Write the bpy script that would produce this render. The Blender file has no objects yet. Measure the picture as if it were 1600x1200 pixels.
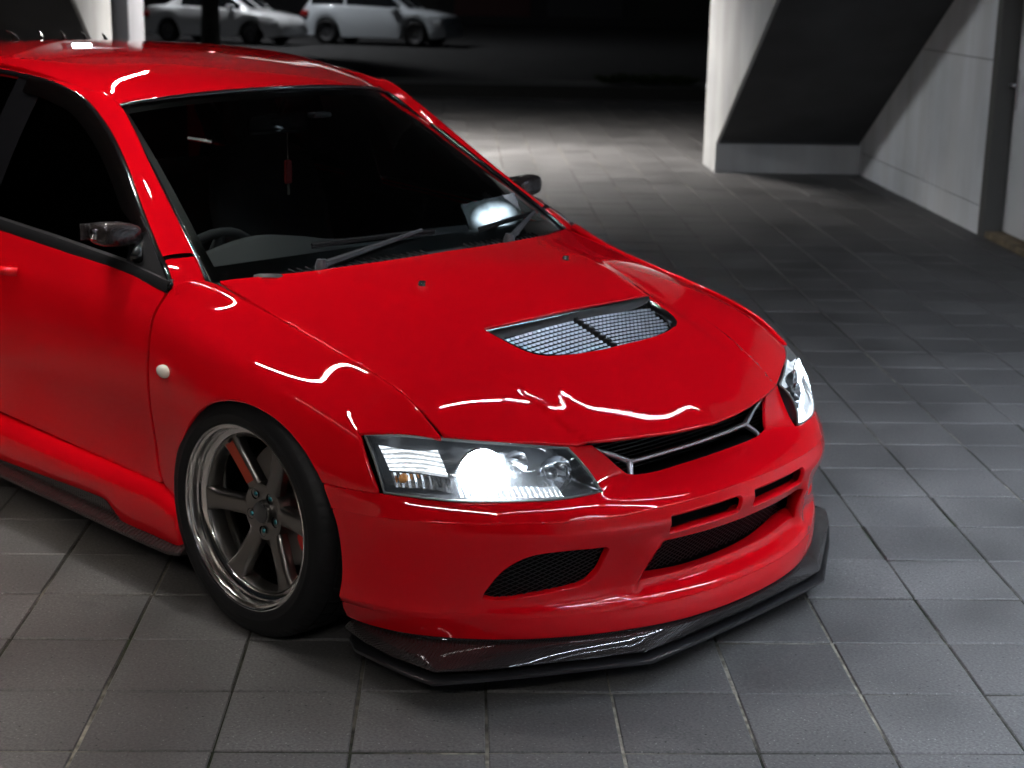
import bpy, bmesh, math, random
import numpy as np
from mathutils import Vector, Matrix
from mathutils.geometry import delaunay_2d_cdt
R = math.radians
random.seed(7); rng = np.random.default_rng(7)
sc = bpy.context.scene
C = sc.collection

# ---------------------------------------------------------------- camera
cam_d = bpy.data.cameras.new('camera'); cam = bpy.data.objects.new('camera', cam_d); C.objects.link(cam)
cam_d.sensor_width = 36.0; cam_d.lens = 55.6; cam_d.clip_start = .05; cam_d.clip_end = 600
_yaw, _pit, _rol = R(132.988), R(-14.488), R(1.1315)
_f = Vector((math.cos(_yaw)*math.cos(_pit), math.sin(_yaw)*math.cos(_pit), math.sin(_pit)))
_r = Vector((math.sin(_yaw), -math.cos(_yaw), 0)); _u = _r.cross(_f)
_r2 = _r*math.cos(_rol) + _u*math.sin(_rol); _u2 = -_r*math.sin(_rol) + _u*math.cos(_rol)
M = Matrix((( _r2.x, _u2.x, -_f.x, 3.052), (_r2.y, _u2.y, -_f.y, -3.155), (_r2.z, _u2.z, -_f.z, 1.654), (0, 0, 0, 1)))
cam.matrix_world = M
sc.camera = cam
cam_d.dof.use_dof = True; cam_d.dof.focus_distance = 3.55; cam_d.dof.aperture_fstop = 5.0

# ---------------------------------------------------------------- night sky, faint moon, exposure
SUN_EL, SUN_ROT = R(38), R(205)
w = bpy.data.worlds.new('World'); sc.world = w; w.use_nodes = True
nt = w.node_tree; bg = nt.nodes['Background']
sky = nt.nodes.new('ShaderNodeTexSky'); sky.sky_type = 'NISHITA'; sky.sun_disc = False
sky.sun_elevation = SUN_EL; sky.sun_rotation = SUN_ROT
nt.links.new(sky.outputs[0], bg.inputs[0]); bg.inputs[1].default_value = 0.0006
sun_d = bpy.data.lights.new('moon', 'SUN'); sun = bpy.data.objects.new('moon', sun_d); C.objects.link(sun)
sun_d.energy = .01; sun_d.angle = R(.5); sun_d.color = (.85, .92, 1)
sun.rotation_euler = (R(90) - SUN_EL, 0, R(180) - SUN_ROT)
sc.view_settings.view_transform = 'Standard'; sc.view_settings.look = 'None'
sc.view_settings.exposure = .5; sc.view_settings.gamma = 1
sc.view_settings.use_curve_mapping = False

# ---------------------------------------------------------------- materials
def mat(name, base=(.5, .5, .5), rough=.5, metal=0., coat=0., coat_rough=.03, spec=.5, emit=None, estr=0., trans=0., ior=1.45, alpha=1.):
    m = bpy.data.materials.new(name); m.use_nodes = True
    b = m.node_tree.nodes['Principled BSDF']
    b.inputs['Base Color'].default_value = (*base, 1)
    b.inputs['Roughness'].default_value = rough; b.inputs['Metallic'].default_value = metal
    b.inputs['Coat Weight'].default_value = coat; b.inputs['Coat Roughness'].default_value = coat_rough
    b.inputs['Specular IOR Level'].default_value = spec
    b.inputs['Transmission Weight'].default_value = trans; b.inputs['IOR'].default_value = ior
    b.inputs['Alpha'].default_value = alpha
    if emit: b.inputs['Emission Color'].default_value = (*emit, 1); b.inputs['Emission Strength'].default_value = estr
    return m
def nodes(m): return m.node_tree.nodes, m.node_tree.links, m.node_tree.nodes['Principled BSDF']
def noise_mix(m, scale, c1, c2, lo=.35, hi=.65, detail=4, rough_amt=None, bump=0., bscale=None, bdist=.001, coords='Object'):
    n, l, b = nodes(m)
    tc = n.new('ShaderNodeTexCoord'); nz = n.new('ShaderNodeTexNoise'); nz.inputs['Scale'].default_value = scale; nz.inputs['Detail'].default_value = detail
    l.new(tc.outputs[coords], nz.inputs['Vector'])
    cr = n.new('ShaderNodeValToRGB'); cr.color_ramp.elements[0].position = lo; cr.color_ramp.elements[1].position = hi
    cr.color_ramp.elements[0].color = (*c1, 1); cr.color_ramp.elements[1].color = (*c2, 1)
    l.new(nz.outputs['Fac'], cr.inputs[0]); l.new(cr.outputs[0], b.inputs['Base Color'])
    if bump:
        n2 = n.new('ShaderNodeTexNoise'); n2.inputs['Scale'].default_value = bscale or scale*4; n2.inputs['Detail'].default_value = 3
        l.new(tc.outputs[coords], n2.inputs['Vector'])
        bp = n.new('ShaderNodeBump'); bp.inputs['Strength'].default_value = bump; bp.inputs['Distance'].default_value = bdist
        l.new(n2.outputs['Fac'], bp.inputs['Height']); l.new(bp.outputs[0], b.inputs['Normal'])
    return m

PAINT = mat('red_paint', (.50, .004, .008), .5, .0, 1.0, .010, .0)
def _paint():
    n, l, b = nodes(PAINT)
    tc = n.new('ShaderNodeTexCoord'); nz = n.new('ShaderNodeTexNoise'); nz.inputs['Scale'].default_value = 900; nz.inputs['Detail'].default_value = 1
    l.new(tc.outputs['Object'], nz.inputs['Vector'])
    mx = n.new('ShaderNodeMix'); mx.data_type = 'RGBA'
    mx.inputs[6].default_value = (.46, .0008, .0045, 1); mx.inputs[7].default_value = (.62, .002, .008, 1)
    l.new(nz.outputs['Fac'], mx.inputs[0]); l.new(mx.outputs[2], b.inputs['Base Color'])
    bp = n.new('ShaderNodeBump'); bp.inputs['Strength'].default_value = .05; bp.inputs['Distance'].default_value = .0004
    n2 = n.new('ShaderNodeTexNoise'); n2.inputs['Scale'].default_value = 260; l.new(tc.outputs['Object'], n2.inputs['Vector'])
    l.new(n2.outputs['Fac'], bp.inputs['Height']); l.new(bp.outputs[0], b.inputs['Coat Normal'])
_paint()
BLACK = mat('black_plastic', (.010, .010, .011), .5, spec=.22)
GLOSSBLACK = mat('gloss_black_trim', (.006, .006, .007), .12, coat=.6)
RUBBER = mat('rubber', (.007, .007, .0075), .55, spec=.25)
VOID = mat('dark_inside', (.003, .003, .003), .9, spec=.1)
CHROME = mat('chrome', (.75, .76, .78), .10, 1)
SATIN = mat('satin_silver', (.60, .60, .62), .28, 1)
GLASS = mat('window_glass', (.9, .92, .92), .0, 0, spec=.5, trans=1., ior=1.45)
def thin_glass(m, tint, strength=1.0):
    n, l, b = nodes(m); out = n['Material Output']
    n.remove(b)
    tr = n.new('ShaderNodeBsdfTransparent'); tr.inputs[0].default_value = (*tint, 1)
    gl = n.new('ShaderNodeBsdfGlossy'); gl.inputs['Roughness'].default_value = .012; gl.inputs[0].default_value = (strength,)*3 + (1,)
    fr = n.new('ShaderNodeFresnel'); fr.inputs[0].default_value = 1.5
    mx = n.new('ShaderNodeMixShader'); l.new(fr.outputs[0], mx.inputs[0]); l.new(tr.outputs[0], mx.inputs[1]); l.new(gl.outputs[0], mx.inputs[2])
    l.new(mx.outputs[0], out.inputs[0]); return m
GLASS = thin_glass(GLASS, (.46, .50, .50))
SMOKE = thin_glass(mat('smoked_acrylic'), (.10, .10, .10))
TINT = thin_glass(mat('tinted_glass'), (.04, .045, .045))
LENS = thin_glass(mat('lamp_lens'), (.93, .95, .96))
def _haze(m, amt):
    # slightly hazy plastic that glows where the lamp shines through it
    n = m.node_tree.nodes; l = m.node_tree.links; out = n['Material Output']; src = out.inputs[0].links[0].from_socket
    tl = n.new('ShaderNodeBsdfTranslucent'); tl.inputs[0].default_value = (.9, .93, .96, 1); mx = n.new('ShaderNodeMixShader'); mx.inputs[0].default_value = amt
    l.new(src, mx.inputs[1]); l.new(tl.outputs[0], mx.inputs[2]); l.new(mx.outputs[0], out.inputs[0])
_haze(LENS, .06)
def carbon(name, tint=(.035, .033, .034)):
    m = mat(name, tint, .5, 0, 1., .02, .1)
    n, l, b = nodes(m)
    tc = n.new('ShaderNodeTexCoord'); ch = n.new('ShaderNodeTexChecker'); ch.inputs['Scale'].default_value = 330
    ch.inputs[1].default_value = (.020, .016, .016, 1); ch.inputs[2].default_value = (.008, .006, .006, 1)
    mp = n.new('ShaderNodeMapping'); mp.inputs['Rotation'].default_value = (R(33), R(27), R(41))
    l.new(tc.outputs['Object'], mp.inputs[0]); l.new(mp.outputs[0], ch.inputs[0]); l.new(ch.outputs[0], b.inputs['Base Color'])
    return m
CARBON = carbon('carbon_fibre')

# ---------------------------------------------------------------- mesh helpers
def link(name, me, m, parent=None):
    o = bpy.data.objects.new(name, me); C.objects.link(o)
    if m is not None and (len(me.materials) == 0): me.materials.append(m)
    if parent is not None: o.parent = parent
    return o
def mesh(name, v, f, m, parent=None, smooth=True, normals=None, mirror=False):
    v = np.asarray(v, float).reshape(-1, 3)
    if mirror:
        v = v*np.array([1, -1, 1]); f = [tuple(reversed(q)) for q in f]
        if normals is not None: normals = np.asarray(normals)*np.array([1, -1, 1])
    me = bpy.data.meshes.new(name); me.from_pydata(v.tolist(), [], [tuple(int(i) for i in q) for q in f]); me.update()
    if smooth: me.polygons.foreach_set('use_smooth', [True]*len(me.polygons))
    if normals is not None: me.normals_split_custom_set_from_vertices(np.asarray(normals, float).tolist())
    return link(name, me, m, parent)
def tag(o, label=None, cat=None, group=None, kind=None):
    if label: o['label'] = label
    if cat: o['category'] = cat
    if group: o['group'] = group
    if kind: o['kind'] = kind
    return o
def empty(name, loc=(0, 0, 0), parent=None):
    o = bpy.data.objects.new(name, None); o.location = loc; o.empty_display_size = .1; C.objects.link(o); o.parent = parent
    return o
class MB:
    """collects boxes, tubes, prisms and lathes and links them as one mesh object"""
    def __init__(s): s.v = []; s.f = []
    def add(s, v, f):
        o = len(s.v); s.v += [tuple(map(float, p)) for p in v]; s.f += [tuple(int(i) + o for i in q) for q in f]; return s
    def box(s, a, b, bev=0):
        x0, y0, z0 = a; x1, y1, z1 = b
        if x0 > x1: x0, x1 = x1, x0
        if y0 > y1: y0, y1 = y1, y0
        if z0 > z1: z0, z1 = z1, z0
        if not bev:
            return s.add([(x0,y0,z0),(x1,y0,z0),(x1,y1,z0),(x0,y1,z0),(x0,y0,z1),(x1,y0,z1),(x1,y1,z1),(x0,y1,z1)],
                         [(0,3,2,1),(4,5,6,7),(0,1,5,4),(1,2,6,5),(2,3,7,6),(3,0,4,7)])
        bm = bmesh.new(); bmesh.ops.create_cube(bm, size=1)
        for q in bm.verts: q.co = Vector(((x0+x1)/2 + q.co.x*(x1-x0), (y0+y1)/2 + q.co.y*(y1-y0), (z0+z1)/2 + q.co.z*(z1-z0)))
        bmesh.ops.bevel(bm, geom=bm.edges[:], offset=bev, segments=2, affect='EDGES', profile=.5)
        bm.verts.index_update()
        s.add([q.co[:] for q in bm.verts], [[q.index for q in f.verts] for f in bm.faces]); bm.free(); return s
    def tube(s, pts, r, n=8, cap=True):
        pts = [Vector(p) for p in pts]; rr = r if isinstance(r, (list, tuple)) else [r]*len(pts); o = len(s.v)
        prev = None
        for i, p in enumerate(pts):
            t = (pts[min(i+1, len(pts)-1)] - pts[max(i-1, 0)]).normalized()
            if prev is None: a = t.orthogonal().normalized()
            else: a = (prev - t*prev.dot(t)).normalized()
            prev = a; b = t.cross(a)
            for k in range(n):
                q = p + (a*math.cos(2*math.pi*k/n) + b*math.sin(2*math.pi*k/n))*rr[i]; s.v.append(q[:])
        for i in range(len(pts)-1):
            for k in range(n):
                s.f.append((o+i*n+k, o+i*n+(k+1) % n, o+(i+1)*n+(k+1) % n, o+(i+1)*n+k))
        if cap:
            s.f.append(tuple(o+k for k in reversed(range(n)))); s.f.append(tuple(o+(len(pts)-1)*n+k for k in range(n)))
        return s
    def lathe(s, prof, n=64, axis='y', c=(0, 0, 0), a0=0, a1=2*math.pi):
        """prof = [(radius, along axis)]"""
        o = len(s.v); full = abs(a1 - a0 - 2*math.pi) < 1e-6; m = n if full else n + 1
        for k in range(m):
            a = a0 + (a1 - a0)*k/n; ca, sa = math.cos(a), math.sin(a)
            for r, h in prof:
                p = {'y': (r*ca, h, r*sa), 'z': (r*ca, r*sa, h), 'x': (h, r*ca, r*sa)}[axis]
                s.v.append((p[0]+c[0], p[1]+c[1], p[2]+c[2]))
        q = len(prof)
        for k in range(n):
            k2 = (k+1) % m
            for j in range(q-1): s.f.append((o+k*q+j, o+k*q+j+1, o+k2*q+j+1, o+k2*q+j))
        return s
    def prism(s, poly, frame, h0, h1):
        """poly 2-D outline placed by frame=(origin, ex, ey, ez), extruded from h0 to h1 along ez"""
        og, ex, ey, ez = [Vector(q) for q in frame]; n = len(poly); o = len(s.v)
        for h in (h0, h1):
            for a, b in poly: s.v.append((og + ex*a + ey*b + ez*h)[:])
        s.f.append(tuple(o+k for k in reversed(range(n)))); s.f.append(tuple(o+n+k for k in range(n)))
        for k in range(n): s.f.append((o+k, o+(k+1) % n, o+n+(k+1) % n, o+n+k))
        return s
    def build(s, name, m, parent=None, smooth=False, mirror=False, auto=None):
        o = mesh(name, s.v, s.f, m, parent, smooth, mirror=mirror)
        if auto is not None:
            o.data.polygons.foreach_set('use_smooth', [True]*len(o.data.polygons)); sharp(o.data, auto)
        return o
def sharp(me, deg):
    bm = bmesh.new(); bm.from_mesh(me); bmesh.ops.recalc_face_normals(bm, faces=bm.faces[:])
    for e in bm.edges:
        e.smooth = not (len(e.link_faces) == 2 and e.calc_face_angle(0) > R(deg))
    bm.to_mesh(me); bm.free()
def cr(pts, n=8, closed=False):
    """Catmull-Rom through points"""
    P = np.array(pts, float); N = len(P)
    if N < 3 and not closed: return [tuple(P[0] + (P[-1] - P[0])*t) for t in np.linspace(0, 1, n + 1)]
    out = []
    rngk = range(N) if closed else range(N - 1)
    for i in rngk:
        p1, p2 = P[i], P[(i+1) % N]
        p0 = P[(i-1) % N] if (closed or i > 0) else 2*p1 - p2
        p3 = P[(i+2) % N] if (closed or i < N-2) else 2*p2 - p1
        for t in np.linspace(0, 1, n, endpoint=False):
            out.append(tuple(.5*(2*p1 + (p2-p0)*t + (2*p0-5*p1+4*p2-p3)*t*t + (3*p1-p0-3*p2+p3)*t**3)))
    if not closed: out.append(tuple(P[-1]))
    return out
def segs(*parts, n=8):
    """outline from smooth pieces that meet at corners (each piece starts where the last one ended)"""
    out = []
    for s in parts:
        c = cr(s, n); out += c[:-1]
    return out
def loft(rows, closed=False):
    rows = [list(r) for r in rows]; n = len(rows[0]); v = [p for r in rows for p in r]; f = []
    for i in range(len(rows)-1):
        for k in range(n if closed else n-1):
            k2 = (k+1) % n; f.append((i*n+k, i*n+k2, (i+1)*n+k2, (i+1)*n+k))
    return v, f
def inpoly(P, poly):
    x, y = P[:, 0], P[:, 1]; c = np.zeros(len(P), bool); q = np.asarray(poly); r = np.roll(q, 1, 0)
    for (xi, yi), (xj, yj) in zip(q, r):
        if abs(yj - yi) < 1e-15: continue
        c ^= ((yi > y) != (yj > y)) & (x < (xj - xi)*(y - yi)/(yj - yi) + xi)
    return c
def panel(name, S, outline, m, parent=None, holes=(), step=.022, roll=.003, depth=.014, hole_depth=None, flip=False, mirror=False, axes=(0, 1, 2), edge=.010, extra=()):
    """body panel: the surface S trimmed to outline (points near it), holes cut out, edges rolled inwards"""
    def prep(loop):
        uv = S.invert(loop, axes); out = []
        P3 = S(uv)
        for i in range(len(uv)):
            j = (i+1) % len(uv); d = np.linalg.norm(P3[j]-P3[i]); k = max(1, int(math.ceil(d/edge)))
            if d < 1e-6: continue
            for t in range(k): out.append(uv[i] + (uv[j]-uv[i])*t/k)
        return np.array(out)
    loops = [prep(outline)] + [prep(h) for h in holes]
    mid = loops[0].mean(0, keepdims=True); g = np.vstack(loops)
    du, dv = S.jac(g); su = np.linalg.norm(du, axis=1).mean(); sv = np.linalg.norm(dv, axis=1).mean(); scl = np.array([su, sv])
    lo = loops[0].min(0); hi = loops[0].max(0)
    gu = np.arange(lo[0], hi[0], step/su); gv = np.arange(lo[1], hi[1], step/sv)
    G = np.stack(np.meshgrid(gu, gv, indexing='ij'), -1); G[1::2, :, 1] += .5*step/sv; G = G.reshape(-1, 2)
    k = inpoly(G, loops[0])
    for h in loops[1:]: k &= ~inpoly(G, h)
    G = G[k]
    if len(G):
        bd = np.vstack(loops)*scl; keep = np.ones(len(G), bool)
        for a in range(0, len(G), 500):
            d = ((G[a:a+500, None]*scl - bd[None])**2).sum(-1).min(1); keep[a:a+500] = d > (step*.45)**2
        G = G[keep]
    if len(extra):
        X = S.invert(extra); k = inpoly(X, loops[0]); bd = np.vstack(loops)*scl
        for h in loops[1:]: k &= ~inpoly(X, h)
        X = X[k]; X = X[((X[:, None]*scl - bd[None])**2).sum(-1).min(1) > .004**2]
        if len(G): G = G[((G[:, None]*scl - X[None]*scl)**2).sum(-1).min(1) > (step*.35)**2]
        G = np.vstack([G, X])
    allp = np.vstack(loops + [G])*scl
    edges = []; base = 0
    for L in loops:
        n = len(L); edges += [(base+i, base+(i+1) % n) for i in range(n)]; base += n
    res = delaunay_2d_cdt([Vector(p) for p in allp], edges, [], 1, 1e-7)
    V2 = np.array([p[:] for p in res[0]])/scl; T = np.array([t for t in res[2] if len(t) == 3])
    cen = V2[T].mean(1); k = inpoly(cen, loops[0])
    for h in loops[1:]: k &= ~inpoly(cen, h)
    T = T[k]
    P = S(V2); N = S.normal(V2)*(-1 if flip else 1)
    fn = np.cross(P[T[:, 1]]-P[T[:, 0]], P[T[:, 2]]-P[T[:, 0]])
    bad = (fn*N[T].mean(1)).sum(1) < 0; T[bad] = T[bad][:, ::-1]
    # boundary edges, directed as in their triangle
    cnt = {}
    for t in T:
        for a, b, c in ((t[0], t[1], t[2]), (t[1], t[2], t[0]), (t[2], t[0], t[1])): cnt.setdefault((min(a, b), max(a, b)), []).append((a, b, c))
    bnd = [q[0] for q in cnt.values() if len(q) == 1]
    acc = {}
    hd = hole_depth if isinstance(hole_depth, (list, tuple)) else [hole_depth]*len(loops)
    hole_pts = [L*scl for L in loops[1:]]
    for a, b, c in bnd:
        t = P[b]-P[a]; nn = N[a]+N[b]; o = np.cross(t, nn); o /= np.linalg.norm(o)+1e-12
        if np.dot(o, P[c]-P[a]) > 0: o = -o
        acc.setdefault(a, []).append(o); acc.setdefault(b, []).append(o)
    ids = {}; VP = list(P); VN = list(N); rings = 3
    for a, os_ in acc.items():
        o = np.mean(os_, 0); o -= N[a]*np.dot(o, N[a]); o /= np.linalg.norm(o)+1e-12
        dp = depth
        for hp_, dd in zip(hole_pts, hd):
            if dd is not None and ((hp_ - V2[a]*scl)**2).sum(1).min() < 1e-8: dp = dd
        ids[a] = len(VP)
        VP += [P[a]+o*roll*.70-N[a]*roll*.30, P[a]+o*roll-N[a]*roll, P[a]+o*roll-N[a]*max(dp, roll*1.5)]
        VN += [(N[a]+o)/1.4142, o*.98+N[a]*.2, o]
    F = [tuple(t) for t in T]
    for a, b, c in bnd:
        ia, ib = ids[a], ids[b]
        F += [(b, a, ia, ib), (ib, ia, ia+1, ib+1), (ib+1, ia+1, ia+2, ib+2)]
    o = mesh(name, VP, F, m, parent, True, VN, mirror)
    return o

# ================================================================ the place (building grid turned 45 degrees to the car)
K = math.sqrt(.5)
def sw(s, w_, z=0.): return ((s - w_)*K, (s + w_)*K, z)
def swbox(mb, s0, s1, w0, w1, z0, z1, bev=0):
    t = MB().box((s0, w0, z0), (s1, w1, z1), bev); mb.add([sw(*p) for p in t.v], t.f); return mb
def swprism(mb, poly, s0, s1):
    """outline in (w, z) extruded along s"""
    return mb.prism(poly, (sw(0, 0, 0), sw(0, 1, 0), (0, 0, 1), sw(1, 0, 0)), s0, s1)
CONC = noise_mix(mat('concrete', rough=.8, spec=.3), 1.6, (.30, .30, .30), (.42, .42, .415), .3, .7, 6, bump=.25, bscale=60, bdist=.002)
CONC_D = noise_mix(mat('shaded_soffit', rough=.85, spec=.2), 2.2, (.055, .055, .056), (.075, .075, .076), .3, .7, 5, bump=.2, bscale=50)  # shade of the stair underside put into a darker concrete colour
CEIL = noise_mix(mat('ceiling_paint', rough=.9, spec=.2), 1.2, (.035, .035, .036), (.05, .05, .05), .3, .7, 5)

# floor: joint bed with square pavers laid on it
JOINT = mat('joint_sand', (.05, .048, .042), .95, spec=.2)
def _joint():
    n, l, b = nodes(JOINT); tc = n.new('ShaderNodeTexCoord')
    a = n.new('ShaderNodeTexNoise'); a.inputs['Scale'].default_value = 1.3; a.inputs['Detail'].default_value = 5
    c = n.new('ShaderNodeTexNoise'); c.inputs['Scale'].default_value = 30; c.inputs['Detail'].default_value = 4
    l.new(tc.outputs['Object'], a.inputs[0]); l.new(tc.outputs['Object'], c.inputs[0])
    r1 = n.new('ShaderNodeValToRGB'); e = r1.color_ramp.elements; e[0].position = .36; e[0].color = (.018, .024, .010, 1); e[1].position = .60; e[1].color = (.26, .24, .20, 1)
    m1 = e.new(.47) if hasattr(e, 'new') else None
    m1.color = (.04, .038, .032, 1)
    l.new(a.outputs['Fac'], r1.inputs[0])
    mx = n.new('ShaderNodeMix'); mx.data_type = 'RGBA'; mx.blend_type = 'MULTIPLY'; mx.inputs[0].default_value = .8
    r2 = n.new('ShaderNodeValToRGB'); r2.color_ramp.elements[0].color = (.25, .25, .25, 1); r2.color_ramp.elements[1].color = (1.3, 1.3, 1.3, 1); r2.color_ramp.elements[0].position = .35; r2.color_ramp.elements[1].position = .7
    l.new(c.outputs['Fac'], r2.inputs[0]); l.new(r1.outputs[0], mx.inputs[6]); l.new(r2.outputs[0], mx.inputs[7]); l.new(mx.outputs[2], b.inputs['Base Color'])
_joint()
TILE = mat('paver_stone', (.09, .087, .085), .55, spec=.45)
def _tile():
    n, l, b = nodes(TILE); tc = n.new('ShaderNodeTexCoord'); geo = n.new('ShaderNodeNewGeometry')
    pos = geo.outputs['Position']
    att = n.new('ShaderNodeObjectInfo')
    big = n.new('ShaderNodeTexNoise'); big.inputs['Scale'].default_value = 2.2; big.inputs['Detail'].default_value = 6; l.new(pos, big.inputs[0])
    gr = n.new('ShaderNodeTexNoise'); gr.inputs['Scale'].default_value = 140; gr.inputs['Detail'].default_value = 3; l.new(pos, gr.inputs[0])
    sp = n.new('ShaderNodeTexVoronoi'); sp.inputs['Scale'].default_value = 95; l.new(pos, sp.inputs['Vector'])
    pit = n.new('ShaderNodeTexVoronoi'); pit.inputs['Scale'].default_value = 44; l.new(pos, pit.inputs['Vector'])
    # base tone: paver to paver, then large stains, then fine grain
    ad = n.new('ShaderNodeMath'); ad.operation = 'ADD'; l.new(att.outputs['Random'], ad.inputs[0]); l.new(geo.outputs['Random Per Island'], ad.inputs[1])
    fr = n.new('ShaderNodeMath'); fr.operation = 'FRACT'; l.new(ad.outputs[0], fr.inputs[0])
    mr = n.new('ShaderNodeMapRange'); mr.inputs[3].default_value = .070; mr.inputs[4].default_value = .088; l.new(fr.outputs[0], mr.inputs[0])
    m2 = n.new('ShaderNodeMapRange'); m2.inputs[1].default_value = .3; m2.inputs[2].default_value = .7; m2.inputs[3].default_value = .62; m2.inputs[4].default_value = 1.28; l.new(big.outputs['Fac'], m2.inputs[0])
    m3 = n.new('ShaderNodeMapRange'); m3.inputs[1].default_value = .3; m3.inputs[2].default_value = .7; m3.inputs[3].default_value = .68; m3.inputs[4].default_value = 1.32; l.new(gr.outputs['Fac'], m3.inputs[0])
    a1 = n.new('ShaderNodeMath'); a1.operation = 'MULTIPLY'; l.new(mr.outputs[0], a1.inputs[0]); l.new(m2.outputs[0], a1.inputs[1])
    a2 = n.new('ShaderNodeMath'); a2.operation = 'MULTIPLY'; l.new(a1.outputs[0], a2.inputs[0]); l.new(m3.outputs[0], a2.inputs[1])
    # pale chips and dark pits
    ch = n.new('ShaderNodeValToRGB'); ch.color_ramp.elements[0].position = .10; ch.color_ramp.elements[0].color = (2.2, 2.2, 2.2, 1); ch.color_ramp.elements[1].position = .22; ch.color_ramp.elements[1].color = (1, 1, 1, 1); l.new(sp.outputs['Distance'], ch.inputs[0])
    gt = n.new('ShaderNodeMath'); gt.operation = 'GREATER_THAN'; gt.inputs[1].default_value = .72
    sepc = n.new('ShaderNodeSeparateColor'); l.new(sp.outputs['Color'], sepc.inputs[0]); l.new(sepc.outputs[0], gt.inputs[0])
    mxc = n.new('ShaderNodeMix'); mxc.data_type = 'FLOAT'; mxc.inputs[2].default_value = 1.0; l.new(gt.outputs[0], mxc.inputs[0]); l.new(ch.outputs[0], mxc.inputs[3])
    pt = n.new('ShaderNodeValToRGB'); pt.color_ramp.elements[0].position = .06; pt.color_ramp.elements[0].color = (.12, .12, .12, 1); pt.color_ramp.elements[1].position = .16; pt.color_ramp.elements[1].color = (1, 1, 1, 1); l.new(pit.outputs['Distance'], pt.inputs[0])
    gt2 = n.new('ShaderNodeMath'); gt2.operation = 'GREATER_THAN'; gt2.inputs[1].default_value = .70; sep2 = n.new('ShaderNodeSeparateColor'); l.new(pit.outputs['Color'], sep2.inputs[0]); l.new(sep2.outputs[1], gt2.inputs[0])
    mxp = n.new('ShaderNodeMix'); mxp.data_type = 'FLOAT'; mxp.inputs[2].default_value = 1.0; l.new(gt2.outputs[0], mxp.inputs[0]); l.new(pt.outputs[0], mxp.inputs[3])
    a3 = n.new('ShaderNodeMath'); a3.operation = 'MULTIPLY'; l.new(a2.outputs[0], a3.inputs[0]); l.new(mxc.outputs[0], a3.inputs[1])
    a4 = n.new('ShaderNodeMath'); a4.operation = 'MULTIPLY'; l.new(a3.outputs[0], a4.inputs[0]); l.new(mxp.outputs[0], a4.inputs[1])
    st = n.new('ShaderNodeTexVoronoi'); st.inputs['Scale'].default_value = 2.6; wn = n.new('ShaderNodeTexNoise'); wn.inputs['Scale'].default_value = 9; l.new(pos, wn.inputs[0])
    va = n.new('ShaderNodeVectorMath'); va.operation = 'MULTIPLY_ADD'; va.inputs[1].default_value = (.25, .25, 0); l.new(wn.outputs['Color'], va.inputs[0]); l.new(pos, va.inputs[2]); l.new(va.outputs[0], st.inputs['Vector'])
    sr = n.new('ShaderNodeMapRange'); sr.inputs[1].default_value = .03; sr.inputs[2].default_value = .17; sr.inputs[3].default_value = .80; sr.inputs[4].default_value = 1.; l.new(st.outputs['Distance'], sr.inputs[0])
    a5 = n.new('ShaderNodeMath'); a5.operation = 'MULTIPLY'; l.new(a4.outputs[0], a5.inputs[0]); l.new(sr.outputs[0], a5.inputs[1]); a4 = a5
    cb = n.new('ShaderNodeCombineColor'); l.new(a4.outputs[0], cb.inputs[0])
    g_ = n.new('ShaderNodeMath'); g_.operation = 'MULTIPLY'; g_.inputs[1].default_value = .965; l.new(a4.outputs[0], g_.inputs[0]); l.new(g_.outputs[0], cb.inputs[1])
    b_ = n.new('ShaderNodeMath'); b_.operation = 'MULTIPLY'; b_.inputs[1].default_value = .955; l.new(a4.outputs[0], b_.inputs[0]); l.new(b_.outputs[0], cb.inputs[2])
    l.new(cb.outputs[0], b.inputs['Base Color'])
    rr = n.new('ShaderNodeMapRange'); rr.inputs[1].default_value = .3; rr.inputs[2].default_value = .7; rr.inputs[3].default_value = .52; rr.inputs[4].default_value = .78; l.new(big.outputs['Fac'], rr.inputs[0]); l.new(rr.outputs[0], b.inputs['Roughness'])
    bp = n.new('ShaderNodeBump'); bp.inputs['Strength'].default_value = .55; bp.inputs['Distance'].default_value = .0012
    hh = n.new('ShaderNodeMath'); hh.operation = 'MULTIPLY'; l.new(gr.outputs['Fac'], hh.inputs[0]); l.new(mxp.outputs[0], hh.inputs[1]); l.new(hh.outputs[0], bp.inputs['Height']); l.new(bp.outputs[0], b.inputs['Normal'])
_tile()
W_END = 17.5
fl = MB(); swbox(fl, -14, 12, -9, W_END, -.3, -.0045)
floor = tag(fl.build('floor', JOINT), kind='structure')
PIT, W0 = .30, -1.226
def tile_mesh(gap=.0035, h=.04):
    a = PIT/2 - gap; c = a - .0028
    v = [(sx*a, sy*a, -h) for sx, sy in ((-1,-1),(1,-1),(1,1),(-1,1))] + [(sx*a, sy*a, -.0026) for sx, sy in ((-1,-1),(1,-1),(1,1),(-1,1))] + [(sx*c, sy*c, 0) for sx, sy in ((-1,-1),(1,-1),(1,1),(-1,1))]
    f = [(8,9,10,11)] + [(i, (i+1) % 4, 4+(i+1) % 4, 4+i) for i in range(4)] + [(4+i, 4+(i+1) % 4, 8+(i+1) % 4, 8+i) for i in range(4)]
    return v, f
tv, tf = tile_mesh(); tvn = np.array(tv); rot45 = np.array([[K, -K, 0], [K, K, 0], [0, 0, 1]])
cells = [(i, j) for i in range(-40, 36) for j in range(-24, 62) if W0 + (j+.5)*PIT < W_END - .1]
camp = np.array(cam.matrix_world.translation); view_f, view_r, view_u = np.array(_f), np.array(_r2), np.array(_u2)
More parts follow.
